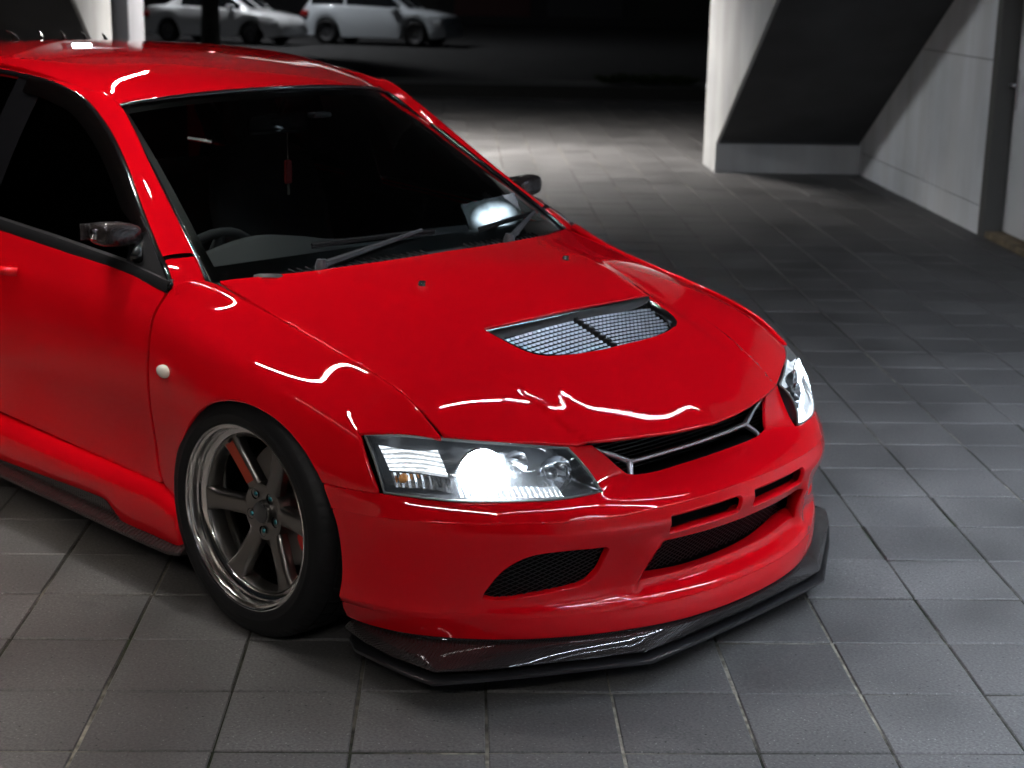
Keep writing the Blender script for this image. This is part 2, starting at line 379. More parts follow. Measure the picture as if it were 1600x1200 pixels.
def screen_area(p):
    d = p - camp; zd = d @ view_f
    if zd < .5: return 0
    x = d @ view_r/zd*2471/800; y = d @ view_u/zd*2471/600
    if abs(x) > 1.06 or abs(y) > 1.09: return 0
    # under the car body nothing shows
    if -3.4 < p[0] < .75 and abs(p[1]) < .62: return 0
    return camp[2]/zd**3
sc_t = []
for i, j in cells:
    c = np.array(sw((i+.5)*PIT, W0 + (j+.5)*PIT)); sc_t.append((screen_area(c), i, j, c))
sc_t.sort(key=lambda q: -q[0])
tile_me = bpy.data.meshes.new('paving_tile'); tile_me.from_pydata([tuple(rot45 @ p) for p in tvn], [], tf); tile_me.materials.append(TILE)
rest_v, rest_f = [], []
for k, (a, i, j, c) in enumerate(sc_t):
    dz = rng.normal(0, .0009); tx, ty = rng.normal(0, .0025, 2); jit = rng.normal(0, .0010, 2); yw = rng.normal(0, .004)
    if k < 300 and a > 0:
        o = bpy.data.objects.new('paving_tile', tile_me); C.objects.link(o); o.parent = floor
        o.location = (c[0]+jit[0], c[1]+jit[1], dz); o.rotation_euler = (tx, ty, yw)
    else:
        b0 = len(rest_v); P = (rot45 @ tvn.T).T; P[:, 2] += P[:, 0]*ty + P[:, 1]*tx + dz; P[:, :2] += c[:2] + jit
        rest_v += P.tolist(); rest_f += [tuple(q + b0 for q in fa) for fa in tf]
tag(mesh('paving_tiles_beyond', rest_v, rest_f, TILE, floor, False), kind='stuff')

# ceiling slab over the undercroft
cb_ = MB(); swbox(cb_, -9, 7, -8, 13.5, 3.10, 3.4)
tag(cb_.build('ceiling', CEIL), kind='structure')
# street beyond
ASPH = noise_mix(mat('asphalt', rough=.8, spec=.3), 3, (.022, .022, .024), (.04, .04, .04), .3, .7, 6, bump=.3, bscale=120)
rd = MB(); swbox(rd, -160, 160, 24.0, 400, -.9, -.30); tag(rd.build('road', ASPH), kind='structure')
SOIL = noise_mix(mat('dark_soil', rough=.95, spec=.1), 8, (.012, .011, .008), (.03, .028, .02), .35, .65, 5, bump=.5, bscale=40, bdist=.01)
g2 = MB(); swbox(g2, -160, 160, W_END, 22.4, -.6, -.12); tag(g2.build('ground', SOIL), kind='structure')
PAVE = noise_mix(mat('footpath', rough=.8, spec=.3), 4, (.10, .10, .10), (.15, .15, .148), .3, .7, 5)
pv = MB(); swbox(pv, -160, 160, 22.4, 23.85, -.6, -.14); tag(pv.build('pavement', PAVE), kind='structure')
kb = MB(); swbox(kb, -160, 160, 23.85, 24.0, -.6, -.13); tag(kb.build('kerb', mat('kerb_stone', (.22, .22, .21), .8)), kind='structure')
kb = MB(); swbox(kb, -8, 7, W_END, W_END + .14, -.4, .02); tag(kb.build('edging', mat('edging_stone', (.05, .05, .05), .8)), kind='structure')

# stair flights whose undersides close off the undercroft left and right
def stair(s0, s1, label, wb, zb, wt_, wk):
    t = tag(empty('stair_flight', sw((s0+s1)/2, wb)), label, 'staircase', 'concrete stair flights')
    inv = Matrix.Translation(Vector(sw((s0+s1)/2, wb))).inverted()
    def put(mb, name, m):
        o = mb.build(name, m, t); o.matrix_parent_inverse = inv; return o
    inner, outer = (s0, s1) if abs(s0) < abs(s1) else (s1, s0); sg = 1 if inner > 0 else -1
    a = MB(); swprism(a, [(wk, 0), (wk, 3.09), (wt_, 3.09), (wb, zb), (wb, 0)], *sorted((inner, inner + sg*.03))); put(a, 'stringer', CONC)
    a = MB(); swprism(a, [(wk, 0), (wk, zb - .008), (wb + .008, zb - .008), (wb + .008, 0)], *sorted((inner + sg*.031, outer))); put(a, 'plinth', CONC)
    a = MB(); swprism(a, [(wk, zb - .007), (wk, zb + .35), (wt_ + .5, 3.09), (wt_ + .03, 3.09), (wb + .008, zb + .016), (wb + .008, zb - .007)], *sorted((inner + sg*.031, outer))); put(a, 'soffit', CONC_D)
    return t
stair(2.17, 3.45, 'grey concrete stair flight with dark sloping underside at the right', 9.55, .262, 4.22, 10.25)
stair(-3.12, -4.9, 'grey concrete stair flight behind the car roof at the left', 9.74, .62, 5.78, 9.80)
pc = MB(); swbox(pc, -3.55, -3.02, 10.05, 10.75, 0, 3.10, .01); tag(pc.build('pillar', noise_mix(mat('pillar_grey', rough=.8), 2, (.14, .14, .15), (.18, .18, .19))), 'plain grey square pillar behind the left stair', 'pillar')
# right-hand wall with panel joints, then a recessed white door
wt = tag(empty('concrete_wall', sw(3.5, 7.9)), 'pale streaked concrete wall beside the dark stair underside', 'wall')
inv = Matrix.Translation(Vector(sw(3.5, 7.9))).inverted()
WALLM = noise_mix(mat('wall_concrete', rough=.8, spec=.3), 1.5, (.58, .60, .62), (.72, .73, .75), .3, .7, 6, bump=.25, bscale=60, bdist=.002)
def _streak(m):
    n, l, b = nodes(m); src = b.inputs['Base Color'].links[0].from_socket
    geo = n.new('ShaderNodeNewGeometry'); mp = n.new('ShaderNodeMapping'); mp.inputs['Scale'].default_value = (5, 5, .35); l.new(geo.outputs['Position'], mp.inputs[0])
    nz = n.new('ShaderNodeTexNoise'); nz.inputs['Scale'].default_value = 1; nz.inputs['Detail'].default_value = 6; l.new(mp.outputs[0], nz.inputs[0])
    r = n.new('ShaderNodeValToRGB'); r.color_ramp.elements[0].position = .38; r.color_ramp.elements[0].color = (.90, .89, .87, 1); r.color_ramp.elements[1].position = .6; r.color_ramp.elements[1].color = (1, 1, 1, 1); l.new(nz.outputs['Fac'], r.inputs[0])
    mx = n.new('ShaderNodeMix'); mx.data_type = 'RGBA'; mx.blend_type = 'MULTIPLY'; mx.inputs[0].default_value = 1; l.new(src, mx.inputs[6]); l.new(r.outputs[0], mx.inputs[7]); l.new(mx.outputs[2], b.inputs['Base Color'])
_streak(WALLM); _streak(CONC)
def wput(mb, name, m, t, iv):
    o = mb.build(name, m, t); o.matrix_parent_inverse = iv; return o
zs = [0, .20, 1.17, 2.15, 3.09]; wsp = [9.9, 8.9, 7.55, 6.20]
for i in range(4):
    for j in range(3):
        a = MB(); swbox(a, 3.45, 3.78, wsp[j+1]+.003, wsp[j]-.003, zs[i]+.003, zs[i+1]-.003, .004); wput(a, 'wall_panel', WALLM, wt, inv)
a = MB(); swbox(a, 3.466, 3.75, 6.21, 9.88, 0, 3.09); wput(a, 'wall_core', mat('joint_dark', (.06, .06, .06), .9), wt, inv)
iv2 = Matrix.Translation(Vector(sw(3.6, 5.7))).inverted()
dt = tag(empty('door', sw(3.6, 5.7)), 'white door with a silver handle and worn wooden sill in a recess', 'door')
DOORM = noise_mix(mat('door_white', rough=.5), 2, (.66, .68, .69), (.74, .75, .76))
a = MB(); swbox(a, 3.575, 3.62, 5.16, 6.085, .05, 2.2, .004); leaf = wput(a, 'door_leaf', DOORM, dt, iv2)
a = MB(); swbox(a, 3.448, 3.78, 6.09, 6.196, 0, 3.09, .004); wput(a, 'door_frame', mat('frame_dark', (.075, .072, .068), .6), dt, iv2)
a = MB(); swbox(a, 3.585, 3.78, 5.06, 5.155, 0, 3.09, .004); wput(a, 'door_frame', bpy.data.materials['frame_dark'], dt, iv2)
a = MB(); swbox(a, 3.46, 3.70, 5.10, 6.085, 0, .045, .006); wput(a, 'door_sill', noise_mix(mat('worn_wood', rough=.75), 12, (.10, .075, .045), (.24, .18, .11), .35, .65, 6), dt, iv2)
a = MB()
hp = [sw(3.573, 6.03, 1.02), sw(3.525, 6.03, 1.02), sw(3.52, 5.94, 1.02)]
a.tube(hp, .010, 8); q = MB(); swbox(q, 3.565, 3.5745, 6.01, 6.05, .86, 1.12, .004); a.add(q.v, q.f); wput(a, 'door_handle', SATIN, dt, iv2)
nw = MB(); swbox(nw, 3.45, 3.78, -9, 5.055, 0, 3.09); tag(nw.build('side_wall', WALLM), 'pale concrete wall running on past the white door', 'wall')

# ---- ceiling lamps: slim linear fittings and one square panel
def bar_lamp(p0, p1, strength, col, label, wid=.018, zc=3.10, shield=1.3):
    # the same slim fitting laid between two points of the ceiling
    d = Vector((p1[0]-p0[0], p1[1]-p0[1], 0)); L = d.length; ang = math.atan2(d.y, d.x) + R(45)
    c = Vector(sw((p0[0]+p1[0])/2, (p0[1]+p1[1])/2, zc))
    t = tag(empty('ceiling_light', c), label, 'ceiling light', 'linear lamps under the ceiling'); t.rotation_euler = (0, 0, ang)
    E = mat('lamp_glow', (.8, .8, .8), .5, emit=col, estr=strength)
    MB().box((-L/2 - .012, -wid/2 - .012, -.045), (L/2 + .012, wid/2 + .012, -.001), .004).build('lamp_housing', SATIN, t)
    MB().box((-L/2, -wid/2, -.058), (L/2, wid/2, -.0455)).build('lamp_diffuser', E, t)
    for sd in ((-1, 1) if shield else ()): MB().box((-L/2, sd*(wid/2 + .002) - .001, -.058 - wid*shield), (L/2, sd*(wid/2 + .002) + .001, -.0455)).build('lamp_shield', BLACK, t)
    return t
COOL, WARM, NEUT = (.76, .86, 1.0), (1., .86, .72), (1., .96, .92)
bar_lamp((1.12, .76), (2.42, .86), 260, COOL, 'slim ceiling lamp across the bay ahead of the bonnet', .011)
bar_lamp((.30, -.28), (1.08, .69), 260, COOL, 'slanting slim ceiling lamp over the near front corner of the car', .011)
bar_lamp((1.86, -.20), (3.35, .64), 300, COOL, 'slanting slim ceiling lamp beside the right-hand wall', .011)
bar_lamp((1.44, -3.0), (1.78, -.34), 420, COOL, 'slim ceiling lamp between car and camera, its far half', .013)
bar_lamp((.78, -5.0), (1.40, -3.08), 520, COOL, 'slim ceiling lamp between car and camera, its near half', .013)
bar_lamp((-1.90, .12), (-1.12, .02), 900, NEUT, 'short slim ceiling lamp over the near flank of the car', .014)
bar_lamp((-1.86, -1.55), (-1.36, -.70), 600, NEUT, 'slanting slim ceiling lamp off the near flank of the car', .011)
bar_lamp((-1.8, -5.5), (.6, -5.5), 300, NEUT, 'added fill lamp under the ceiling behind the camera', shield=0)  # added to brighten the front of the car
bar_lamp((-1.62, 1.7), (-1.75, 4.4), 260, NEUT, 'added fill lamp above the rear half of the car roof')  # added to brighten the roof skin
bar_lamp((2.55, -4.6), (2.55, -.4), 1300, COOL, 'linear ceiling lamp along the right-hand wall')
bar_lamp((-3.0, -5.2), (-3.0, -1.1), 1000, WARM, 'added fill lamp over the near left corner of the bay')  # added to brighten the near doors and wheel
bar_lamp((-2.0, 10.9), (.25, 10.9), 950, NEUT, 'broad linear ceiling lamp over the far end of the paving', .08, shield=.55)
# bulkhead lamp on the side of the left stair: it lights the far paving and the right-hand wall from the side
bl_ = tag(empty('wall_lamp', sw(-3.12, 8.3, 2.25)), 'bulkhead lamp fixed to the side of the left stair flight', 'wall lamp')
iv = Matrix.Translation(Vector(sw(-3.12, 8.3, 2.25))).inverted()
a = MB(); swbox(a, -3.119, -3.06, 8.0, 8.6, 2.05, 2.45, .01); o = a.build('lamp_housing', SATIN, bl_); o.matrix_parent_inverse = iv
a = MB(); swbox(a, -3.06, -2.70, 7.96, 8.64, 2.452, 2.462); o = a.build('lamp_visor', BLACK, bl_); o.matrix_parent_inverse = iv
a = MB(); swbox(a, -3.059, -3.04, 8.04, 8.56, 2.08, 2.42); o = a.build('lamp_diffuser', mat('bulkhead_glow', (.8, .8, .8), .5, emit=(.92, .96, 1.), estr=95), bl_); o.matrix_parent_inverse = iv
# ---------------------------------------------------------------- surfaces
def bspl_basis(t, n):
    """uniform cubic B-spline basis, n control points, t in [0, n-1]; ends extrapolated"""
    t = np.clip(np.asarray(t, float), 0, n - 1 - 1e-9)
    i = np.floor(t).astype(int); f = t - i
    w = np.stack([(1 - f)**3, 3*f**3 - 6*f**2 + 4, -3*f**3 + 3*f**2 + 3*f + 1, f**3], -1) / 6.0
    B = np.zeros((len(t), n + 2))
    r = np.arange(len(t))
    for k in range(4):
        B[r, i + k] += w[:, k]
    out = B[:, 1:-1].copy()
    out[:, 0] += 2*B[:, 0]; out[:, 1] -= B[:, 0]
    out[:, -1] += 2*B[:, -1]; out[:, -2] -= B[:, -1]
    return out

class Patch:
    """smooth surface through a table of points P[row][col] = (x, y, z)"""
    def __init__(self, P, fix=2, extra=None):
        self.P0 = np.array(P, float); self.n, self.m = self.P0.shape[:2]
        A = bspl_basis(np.arange(self.n), self.n); Bm = bspl_basis(np.arange(self.m), self.m)
        Q = self.P0.copy()
        for _ in range(fix):
            E = self.P0 - np.einsum('ai,ijk,bj->abk', A, Q, Bm)
            Q = Q + E
        self.Q = Q; self.extra = extra
    def __call__(self, uv):
        uv = np.atleast_2d(uv)
        A = bspl_basis(uv[:, 0], self.n); Bm = bspl_basis(uv[:, 1], self.m)
        p = np.einsum('ai,ijk,aj->ak', A, self.Q, Bm)
        return p if self.extra is None else self.extra(p)
    def jac(self, uv, h=2e-3):
        uv = np.atleast_2d(np.asarray(uv, float))
        hi = np.array([self.n - 1, self.m - 1])
        a = np.clip(uv + [h, 0], 0, hi); b = np.clip(uv - [h, 0], 0, hi)
        c = np.clip(uv + [0, h], 0, hi); d = np.clip(uv - [0, h], 0, hi)
        du = (self(a) - self(b)) / (a - b)[:, :1]; dv = (self(c) - self(d)) / (c - d)[:, 1:]
        return du, dv
    def normal(self, uv):
        du, dv = self.jac(uv); n = np.cross(du, dv)
        return n / (np.linalg.norm(n, axis=1, keepdims=True) + 1e-12)
    def seed(self):
        if not hasattr(self, '_g'):
            U, V = np.meshgrid(np.linspace(0, self.n - 1, 60), np.linspace(0, self.m - 1, 90), indexing='ij')
            self._g = np.stack([U.ravel(), V.ravel()], 1); self._gp = self(self._g)
        return self._g, self._gp
    def invert(self, pts, axes=(0, 1, 2), it=12):
        """parameters of the surface points nearest to pts (in the given axes)"""
        ax = list(axes); pts = np.atleast_2d(np.asarray(pts, float)); g, gp = self.seed()
        tgt = pts[:, ax]
        d = ((gp[None][:, :, ax] - tgt[:, None])**2).sum(-1)
        uv = g[d.argmin(1)].copy()
        for _ in range(it):
            r = self(uv)[:, ax] - tgt
            du, dv = self.jac(uv); du = du[:, ax]; dv = dv[:, ax]
            a = (du*du).sum(1); b = (du*dv).sum(1); c = (dv*dv).sum(1)
            e = (du*r).sum(1); f = (dv*r).sum(1); D = a*c - b*b + 1e-12
            st = -np.stack([(c*e - b*f)/D, (a*f - b*e)/D], 1)
            uv = np.clip(uv + np.clip(st, -1, 1), 0, [self.n - 1, self.m - 1])
        return uv

def sstep(a, b, x):
    t = np.clip((x - a)/(b - a), 0, 1); return t*t*(3 - 2*t)

# ---- bonnet: columns run from the screen to the nose
HOOD_Y = [0, .15, .30, .44, .57, .68, .76]
HOOD_XZ = [
 [(-.19,.894),(-.13,.886),(.04,.862),(.18,.830),(.31,.792),(.45,.744),(.58,.688),(.68,.636),(.75,.592),(.795,.556),(.83,.52)],
 [(-.20,.894),(-.14,.886),(.04,.861),(.18,.828),(.31,.790),(.45,.742),(.57,.688),(.67,.637),(.74,.592),(.783,.558),(.82,.52)],
 [(-.22,.892),(-.17,.884),(.03,.856),(.17,.822),(.30,.783),(.43,.738),(.55,.688),(.645,.640),(.71,.598),(.755,.566),(.79,.53)],
 [(-.26,.888),(-.21,.880),(.00,.844),(.14,.808),(.28,.770),(.40,.732),(.51,.690),(.60,.648),(.665,.612),(.711,.580),(.75,.545)],
 [(-.30,.880),(-.25,.872),(-.05,.826),(.09,.793),(.22,.762),(.33,.732),(.43,.698),(.51,.664),(.58,.630),(.635,.598),(.67,.57)],
 [(-.35,.874),(-.30,.864),(-.12,.822),(.03,.790),(.15,.766),(.26,.742),(.35,.719),(.43,.692),(.50,.661),(.565,.620),(.60,.59)],
 [(-.40,.866),(-.35,.855),(-.17,.811),(-.02,.778),(.10,.753),(.21,.728),(.30,.703),(.38,.674),(.45,.642),(.51,.602),(.55,.57)],
]
def hood_bumps(p):
    p = p.copy(); x = p[:, 0]; ay = np.abs(p[:, 1])
    # the nose steps down outside two creases that end at the lamps
    yc = .430 - .19*np.clip(x - .56, 0, .3)
    p[:, 2] += .018*np.clip((x - .34)/.40, 0, 1.2)**2*(1 - sstep(yc - .008, yc + .008, ay))
    # soft ridge down the middle of the nose
    p[:, 2] += .011*np.clip((x - .34)/.44, 0, 1.2)**2*np.exp(-(np.sqrt(ay**2 + .008**2)/.075)**1.3)
    # shoulder of the power bulge that runs into the vent
    yb = .345 + .13*np.clip((.30 - x)/.5, 0, 1)
    p[:, 2] += .009*sstep(-.25, .25, x)*(1 - sstep(.30, .74, x))*(1 - sstep(yb - .03, yb + .03, ay))
    return p
def make_hood():
    cols = list(zip(HOOD_Y, HOOD_XZ))
    full = [(-y, c) for y, c in cols[:0:-1]] + cols
    # one smooth sheet through the measured lines (middle, vent, shut line, front edge)
    X, Y, Z, Wt = np.array([(x, y, z, 6 if i == 9 else (3 if i == 1 else (2.5 if k in (0, 2, 5) else .35))*(.3 if i in (0, 10) else 1)) for k, (y, c) in enumerate(cols) for i, (x, z) in enumerate(c)]).T
    T = [(i, j) for i in range(7) for j in range(4) if i + 2*j <= 8]
    co = np.linalg.lstsq(np.stack([X**i*Y**(2*j) for i, j in T], 1)*Wt[:, None], Z*Wt, rcond=None)[0]
    zf = lambda x, y: float(sum(q*x**i*abs(y)**(2*j) for q, (i, j) in zip(co, T)))
    P = [[(c[k][0], y, zf(c[k][0], y)) for y, c in full] for k in range(len(HOOD_XZ[0]))]
    return Patch(P, extra=hood_bumps)

# ---- front bumper: rows from the top edge down to the chin, columns from the middle out
BY = [0, .13, .26, .39, .51, .62, .71, .78, .83, .858, .872]
BX = {
 .575: ([.72,.72,.718,.712,.685,.625,.55,.46,.385,.32,.25], .575, None),
 .530: ([.75,.749,.744,.742,.722,.662,.585,.50,.43,.36,.29], .528, None),
 .483: ([.792,.790,.782,.787,.768,.705,.625,.540,.470,.40,.32], .483, None),
 .462: ([.866,.863,.849,.834,.796,.724,.642,.556,.480,.403,.323], .461, None),
 .440: ([.905,.902,.888,.862,.812,.738,.655,.568,.488,.405,.325], .438, None),
 .415: ([.923,.920,.905,.874,.820,.744,.660,.573,.491,.407,.326], .415, None),
 .390: ([.928,.925,.910,.877,.822,.745,.662,.575,.492,.408,.327], .390, None),
 .330: ([.906,.902,.884,.853,.804,.737,.660,.572,.488,.405,.325], .330, None),
 .240: ([.880,.876,.856,.828,.784,.724,.652,.566,.484,.402,.325], .242, None),
 .218: ([.916,.911,.889,.852,.800,.731,.655,.572,.489,.406,.328], .219, None),
 .200: ([.937,.931,.908,.864,.806,.734,.656,.575,.492,.408,.33], .200, [0,.13,.26,.39,.51,.62,.705,.775,.820,.842,.852]),
 .175: ([.943,.937,.913,.868,.808,.734,.655,.572,.487,.405,.33], .176, [0,.13,.26,.39,.51,.618,.70,.767,.809,.830,.840]),
 .148: ([.944,.938,.914,.868,.806,.730,.650,.566,.480,.400,.33], .148, [0,.13,.26,.39,.51,.615,.695,.758,.797,.816,.826]),
 .120: ([.940,.934,.910,.864,.802,.726,.646,.562,.476,.396,.33], .118, [0,.13,.26,.39,.51,.61,.69,.75,.788,.806,.816]),
}
def bumper_fins(p):
    # the two uprights beside the lower opening stand a little proud
    p = p.copy(); ay = np.abs(p[:, 1]); z = p[:, 2]
    yc = .318 + .34*(.352 - z)
    win = sstep(.195, .235, z)*(1 - sstep(.335, .385, z))
    d = (ay - yc)
    p[:, 0] += .020*win*np.where(d > 0, np.exp(-(np.maximum(d, 0)/.045)**2), np.exp(-(np.minimum(d, 0)/.022)**2))
    return p
def make_bumper():
    P = []
    for k in BX:
        xs, z, ys = BX[k]; ys = ys or BY
        half = [(x, y, z) for x, y in zip(xs, ys)]
        for _ in range(2 if k in (.440, .200) else 1): P.append([(x, -y, z) for x, y, z in half[:0:-1]] + half)
    return Patch(P, extra=bumper_fins)

# ---- right flank, y given as the distance out from the middle; rows = stations from nose to tail
SIDE = {
  .60: [(.69,.585),(.72,.58),(.745,.56),(.765,.53),(.775,.49),(.78,.44),(.78,.39),(.78,.33),(.78,.27)],
  .50: [(.69,.655),(.735,.640),(.770,.610),(.797,.570),(.815,.525),(.822,.47),(.825,.41),(.823,.35),(.82,.27)],
  .40: [(.69,.706),(.745,.692),(.790,.662),(.822,.620),(.843,.570),(.855,.515),(.860,.45),(.860,.38),(.858,.28)],
  .20: [(.69,.757),(.750,.748),(.802,.720),(.840,.675),(.865,.622),(.880,.565),(.886,.49),(.886,.40),(.885,.29)],
  .00: [(.69,.797),(.752,.789),(.808,.764),(.848,.722),(.873,.668),(.886,.608),(.889,.52),(.889,.41),(.888,.29)],
 -.18: [(.70,.836),(.758,.827),(.808,.800),(.842,.755),(.863,.695),(.874,.620),(.875,.52),(.872,.41),(.868,.29)],
 -.32: [(.735,.868),(.778,.856),(.812,.824),(.838,.772),(.853,.705),(.859,.625),(.858,.52),(.850,.41),(.845,.29)],
 -.46: [(.790,.872),(.806,.858),(.823,.826),(.838,.775),(.849,.705),(.853,.622),(.850,.53),(.838,.43),(.834,.29)],
 -.80: [(.800,.893),(.813,.878),(.828,.842),(.841,.785),(.849,.71),(.851,.625),(.848,.535),(.834,.44),(.829,.30)],
 -1.30:[(.803,.922),(.816,.906),(.831,.865),(.843,.80),(.850,.715),(.852,.63),(.849,.54),(.835,.445),(.829,.31)],
 -1.80:[(.800,.945),(.814,.928),(.832,.882),(.846,.81),(.854,.72),(.856,.635),(.853,.54),(.840,.445),(.832,.31)],
 -2.25:[(.790,.962),(.808,.945),(.833,.895),(.855,.82),(.870,.735),(.878,.65),(.880,.55),(.876,.44),(.868,.31)],
 -2.62:[(.770,.972),(.795,.957),(.828,.912),(.857,.84),(.878,.755),(.888,.66),(.890,.55),(.886,.44),(.880,.31)],
 -3.00:[(.745,.975),(.772,.962),(.808,.918),(.838,.845),(.856,.76),(.864,.67),(.864,.56),(.858,.44),(.85,.31)],
 -3.35:[(.700,.965),(.722,.950),(.752,.905),(.775,.835),(.788,.76),(.793,.67),(.79,.56),(.78,.44),(.77,.31)],
 -3.52:[(.640,.945),(.655,.93),(.672,.89),(.685,.83),(.69,.75),(.69,.67),(.69,.56),(.68,.44),(.67,.31)],
}
def make_side():
    rows = []
    for x in SIDE:
        q = [np.array(p) for p in SIDE[x]]
        if x > -.40: a, b = q[0] + [.018, -.0012], q[0] + [.031, -.0065]; c = b*.52 + q[3]*.48
        else: a, b = q[0]*.5 + q[1]*.5, q[1]; c = b*.52 + q[3]*.48
        rows.append([(x, -y, z) for y, z in [q[0], a, b, c] + q[3:]])
    return Patch(rows)

# ---- roof skin
ROOF = {
 -.83: [(0,1.292),(.18,1.288),(.34,1.277),(.46,1.259),(.53,1.238)],
 -.90: [(0,1.312),(.18,1.308),(.34,1.297),(.46,1.281),(.53,1.262)],
 -1.00:[(0,1.335),(.18,1.332),(.34,1.321),(.47,1.308),(.545,1.290)],
 -1.20:[(0,1.365),(.18,1.362),(.35,1.352),(.485,1.342),(.560,1.322)],
 -1.45:[(0,1.388),(.18,1.385),(.36,1.376),(.495,1.368),(.572,1.350)],
 -1.75:[(0,1.400),(.18,1.397),(.36,1.389),(.50,1.381),(.578,1.363)],
 -2.05:[(0,1.400),(.18,1.397),(.36,1.389),(.50,1.381),(.578,1.363)],
 -2.35:[(0,1.386),(.18,1.383),(.36,1.374),(.495,1.364),(.572,1.346)],
 -2.60:[(0,1.360),(.18,1.357),(.35,1.348),(.485,1.330),(.560,1.306)],
 -2.75:[(0,1.336),(.18,1.333),(.35,1.322),(.475,1.303),(.548,1.28)],
}
def make_roof():
    P = []
    for x in ROOF:
        h = [(x - (.10*(y/.53)**2 if x > -.95 else .10*(y/.55)**2*max(0, 1 - (-.95 - x)/.6)), y, z) for y, z in ROOF[x]]
        P.append([(a, -b, c) for a, b, c in h[:0:-1]] + h)
    return Patch(P)
# ---- windscreen: rows from the base up, columns across
WS = [
 [(-.16,0,.872),(-.17,.2,.870),(-.20,.4,.864),(-.255,.58,.853),(-.315,.715,.840)],
 [(-.33,0,.984),(-.34,.2,.981),(-.368,.39,.974),(-.42,.56,.962),(-.475,.672,.948)],
 [(-.51,0,1.096),(-.52,.19,1.093),(-.548,.37,1.086),(-.60,.52,1.073),(-.655,.622,1.058)],
 [(-.70,0,1.205),(-.71,.185,1.202),(-.738,.35,1.195),(-.785,.49,1.182),(-.835,.575,1.168)],
 [(-.885,0,1.300),(-.895,.175,1.297),(-.922,.33,1.288),(-.962,.455,1.274),(-1.005,.532,1.258)],
]
def make_screen():
    return Patch([[(x, -y, z) for x, y, z in r[:0:-1]] + r for r in WS])
# ---- headlamp lens (right), rows from top to bottom, columns from the grille outwards
_LT = [(.711,-.440,.577),(.680,-.505,.588),(.636,-.580,.600),(.560,-.695,.617),(.480,-.762,.623),(.398,-.816,.619)]
_LB = [(.797,-.410,.482),(.778,-.500,.482),(.735,-.588,.484),(.640,-.714,.488),(.560,-.775,.491),(.474,-.824,.494)]
def make_lens():
    rows = []
    for t in np.linspace(-.03, 1.03, 5):
        b = .016*(1 - (2*t - 1)**2)
        rows.append([tuple(np.array(a)*(1-t) + np.array(c)*t + np.array([.75, -.5, .45])*b) for a, c in zip(_LT, _LB)])
    return Patch(rows)
# ================================================================ the red saloon
SH, SB, SS, SR, SW = make_hood(), make_bumper(), make_side(), make_roof(), make_screen()
car = tag(empty('sports_sedan'), 'glossy red sports saloon with lit headlights, bonnet vent and carbon front splitter', 'car')
def mir(pts): return [(x, -y, z) for x, y, z in pts]
def sym(half):           # half runs from the middle front round to the middle rear on the right side
    return list(half) + mir(list(half)[::-1])[0:]
NS = -1
# ---- bonnet
hr = [(-.134,0,.886),(-.136,-.142,.886),(-.154,-.293,.883),(-.189,-.444,.877),(-.243,-.576,.87),(-.300,-.688,.863)]
hs = [(-.300,-.688,.863),(-.138,-.6915,.822),(.06,-.6915,.781),(.20,-.6915,.752),(.341,-.6915,.718),(.473,-.6915,.669),(.550,-.6915,.622)]
hf = [(.550,-.6915,.622),(.608,-.615,.607),(.652,-.533,.597),(.703,-.437,.585)]
hn = [(.703,-.437,.585),(.722,-.402,.584),(.748,-.332,.582),(.768,-.25,.577),(.790,-.14,.572),(.806,0,.568)]
half = segs(hr, hs, hf, hn); half = half + [hn[-1]]
outline = half + mir(half[1:-1])[::-1]
vent_half = [(.330,0,.79),(.328,-.17,.787),(.316,-.335,.782)]
vent_side = [(.316,-.335,.782),(.360,-.330,.768),(.408,-.320,.755),(.448,-.302,.742),(.478,-.264,.733),(.501,-.19,.726),(.515,-.09,.723),(.518,0,.722)]
vh = segs(vent_half, vent_side) + [vent_side[-1]]
vent_loop = vh + mir(vh[1:-1])[::-1]
hood = panel('hood', SH, outline, PAINT, car, holes=[vent_loop], roll=.004, depth=.008, hole_depth=.022, step=.02, extra=[(x_, sg*(.430 - .19*max(0, x_ - .56) + dy_), .65) for x_ in np.arange(.36, .72, .008) for dy_ in (-.0095, -.006, -.002, .002, .006, .0095) for sg in (-1, 1)] + [(x_, y_, .65) for x_ in np.arange(.36, .79, .012) for y_ in (-.05, -.03, -.016, -.006, .006, .016, .03, .05)])
# fix orientation test happens through the custom normals (patch normal must point up)
def ring_strip(loop, S, inset0, inset1, drop0, drop1):
    """closed band that follows a loop, between two insets/drops below the surface"""
    P = np.array(loop); c = P.mean(0); n = len(P); rows = []
    T = np.roll(P, -1, 0) - np.roll(P, 1, 0); T /= np.linalg.norm(T, axis=1, keepdims=True)
    inw = np.cross(T, [0, 0, 1.]); inw /= np.linalg.norm(inw, axis=1, keepdims=True)
    if ((c - P)*inw).sum() < 0: inw = -inw
    return [P + inw*a - np.array([0, 0, d]) for a, d in ((inset0, drop0), ((inset0+inset1)/2, drop0 - .002), (inset1, drop1))]
rows = ring_strip(vent_loop, SH, .000, .020, .004, .012)
rows += [rows[-1] - np.array([0, 0, .03])]
v, f = loft(rows, closed=True); f = [q[::-1] for q in f]
vf = mesh('vent_frame', v, f, GLOSSBLACK, hood); sharp(vf.data, 50)
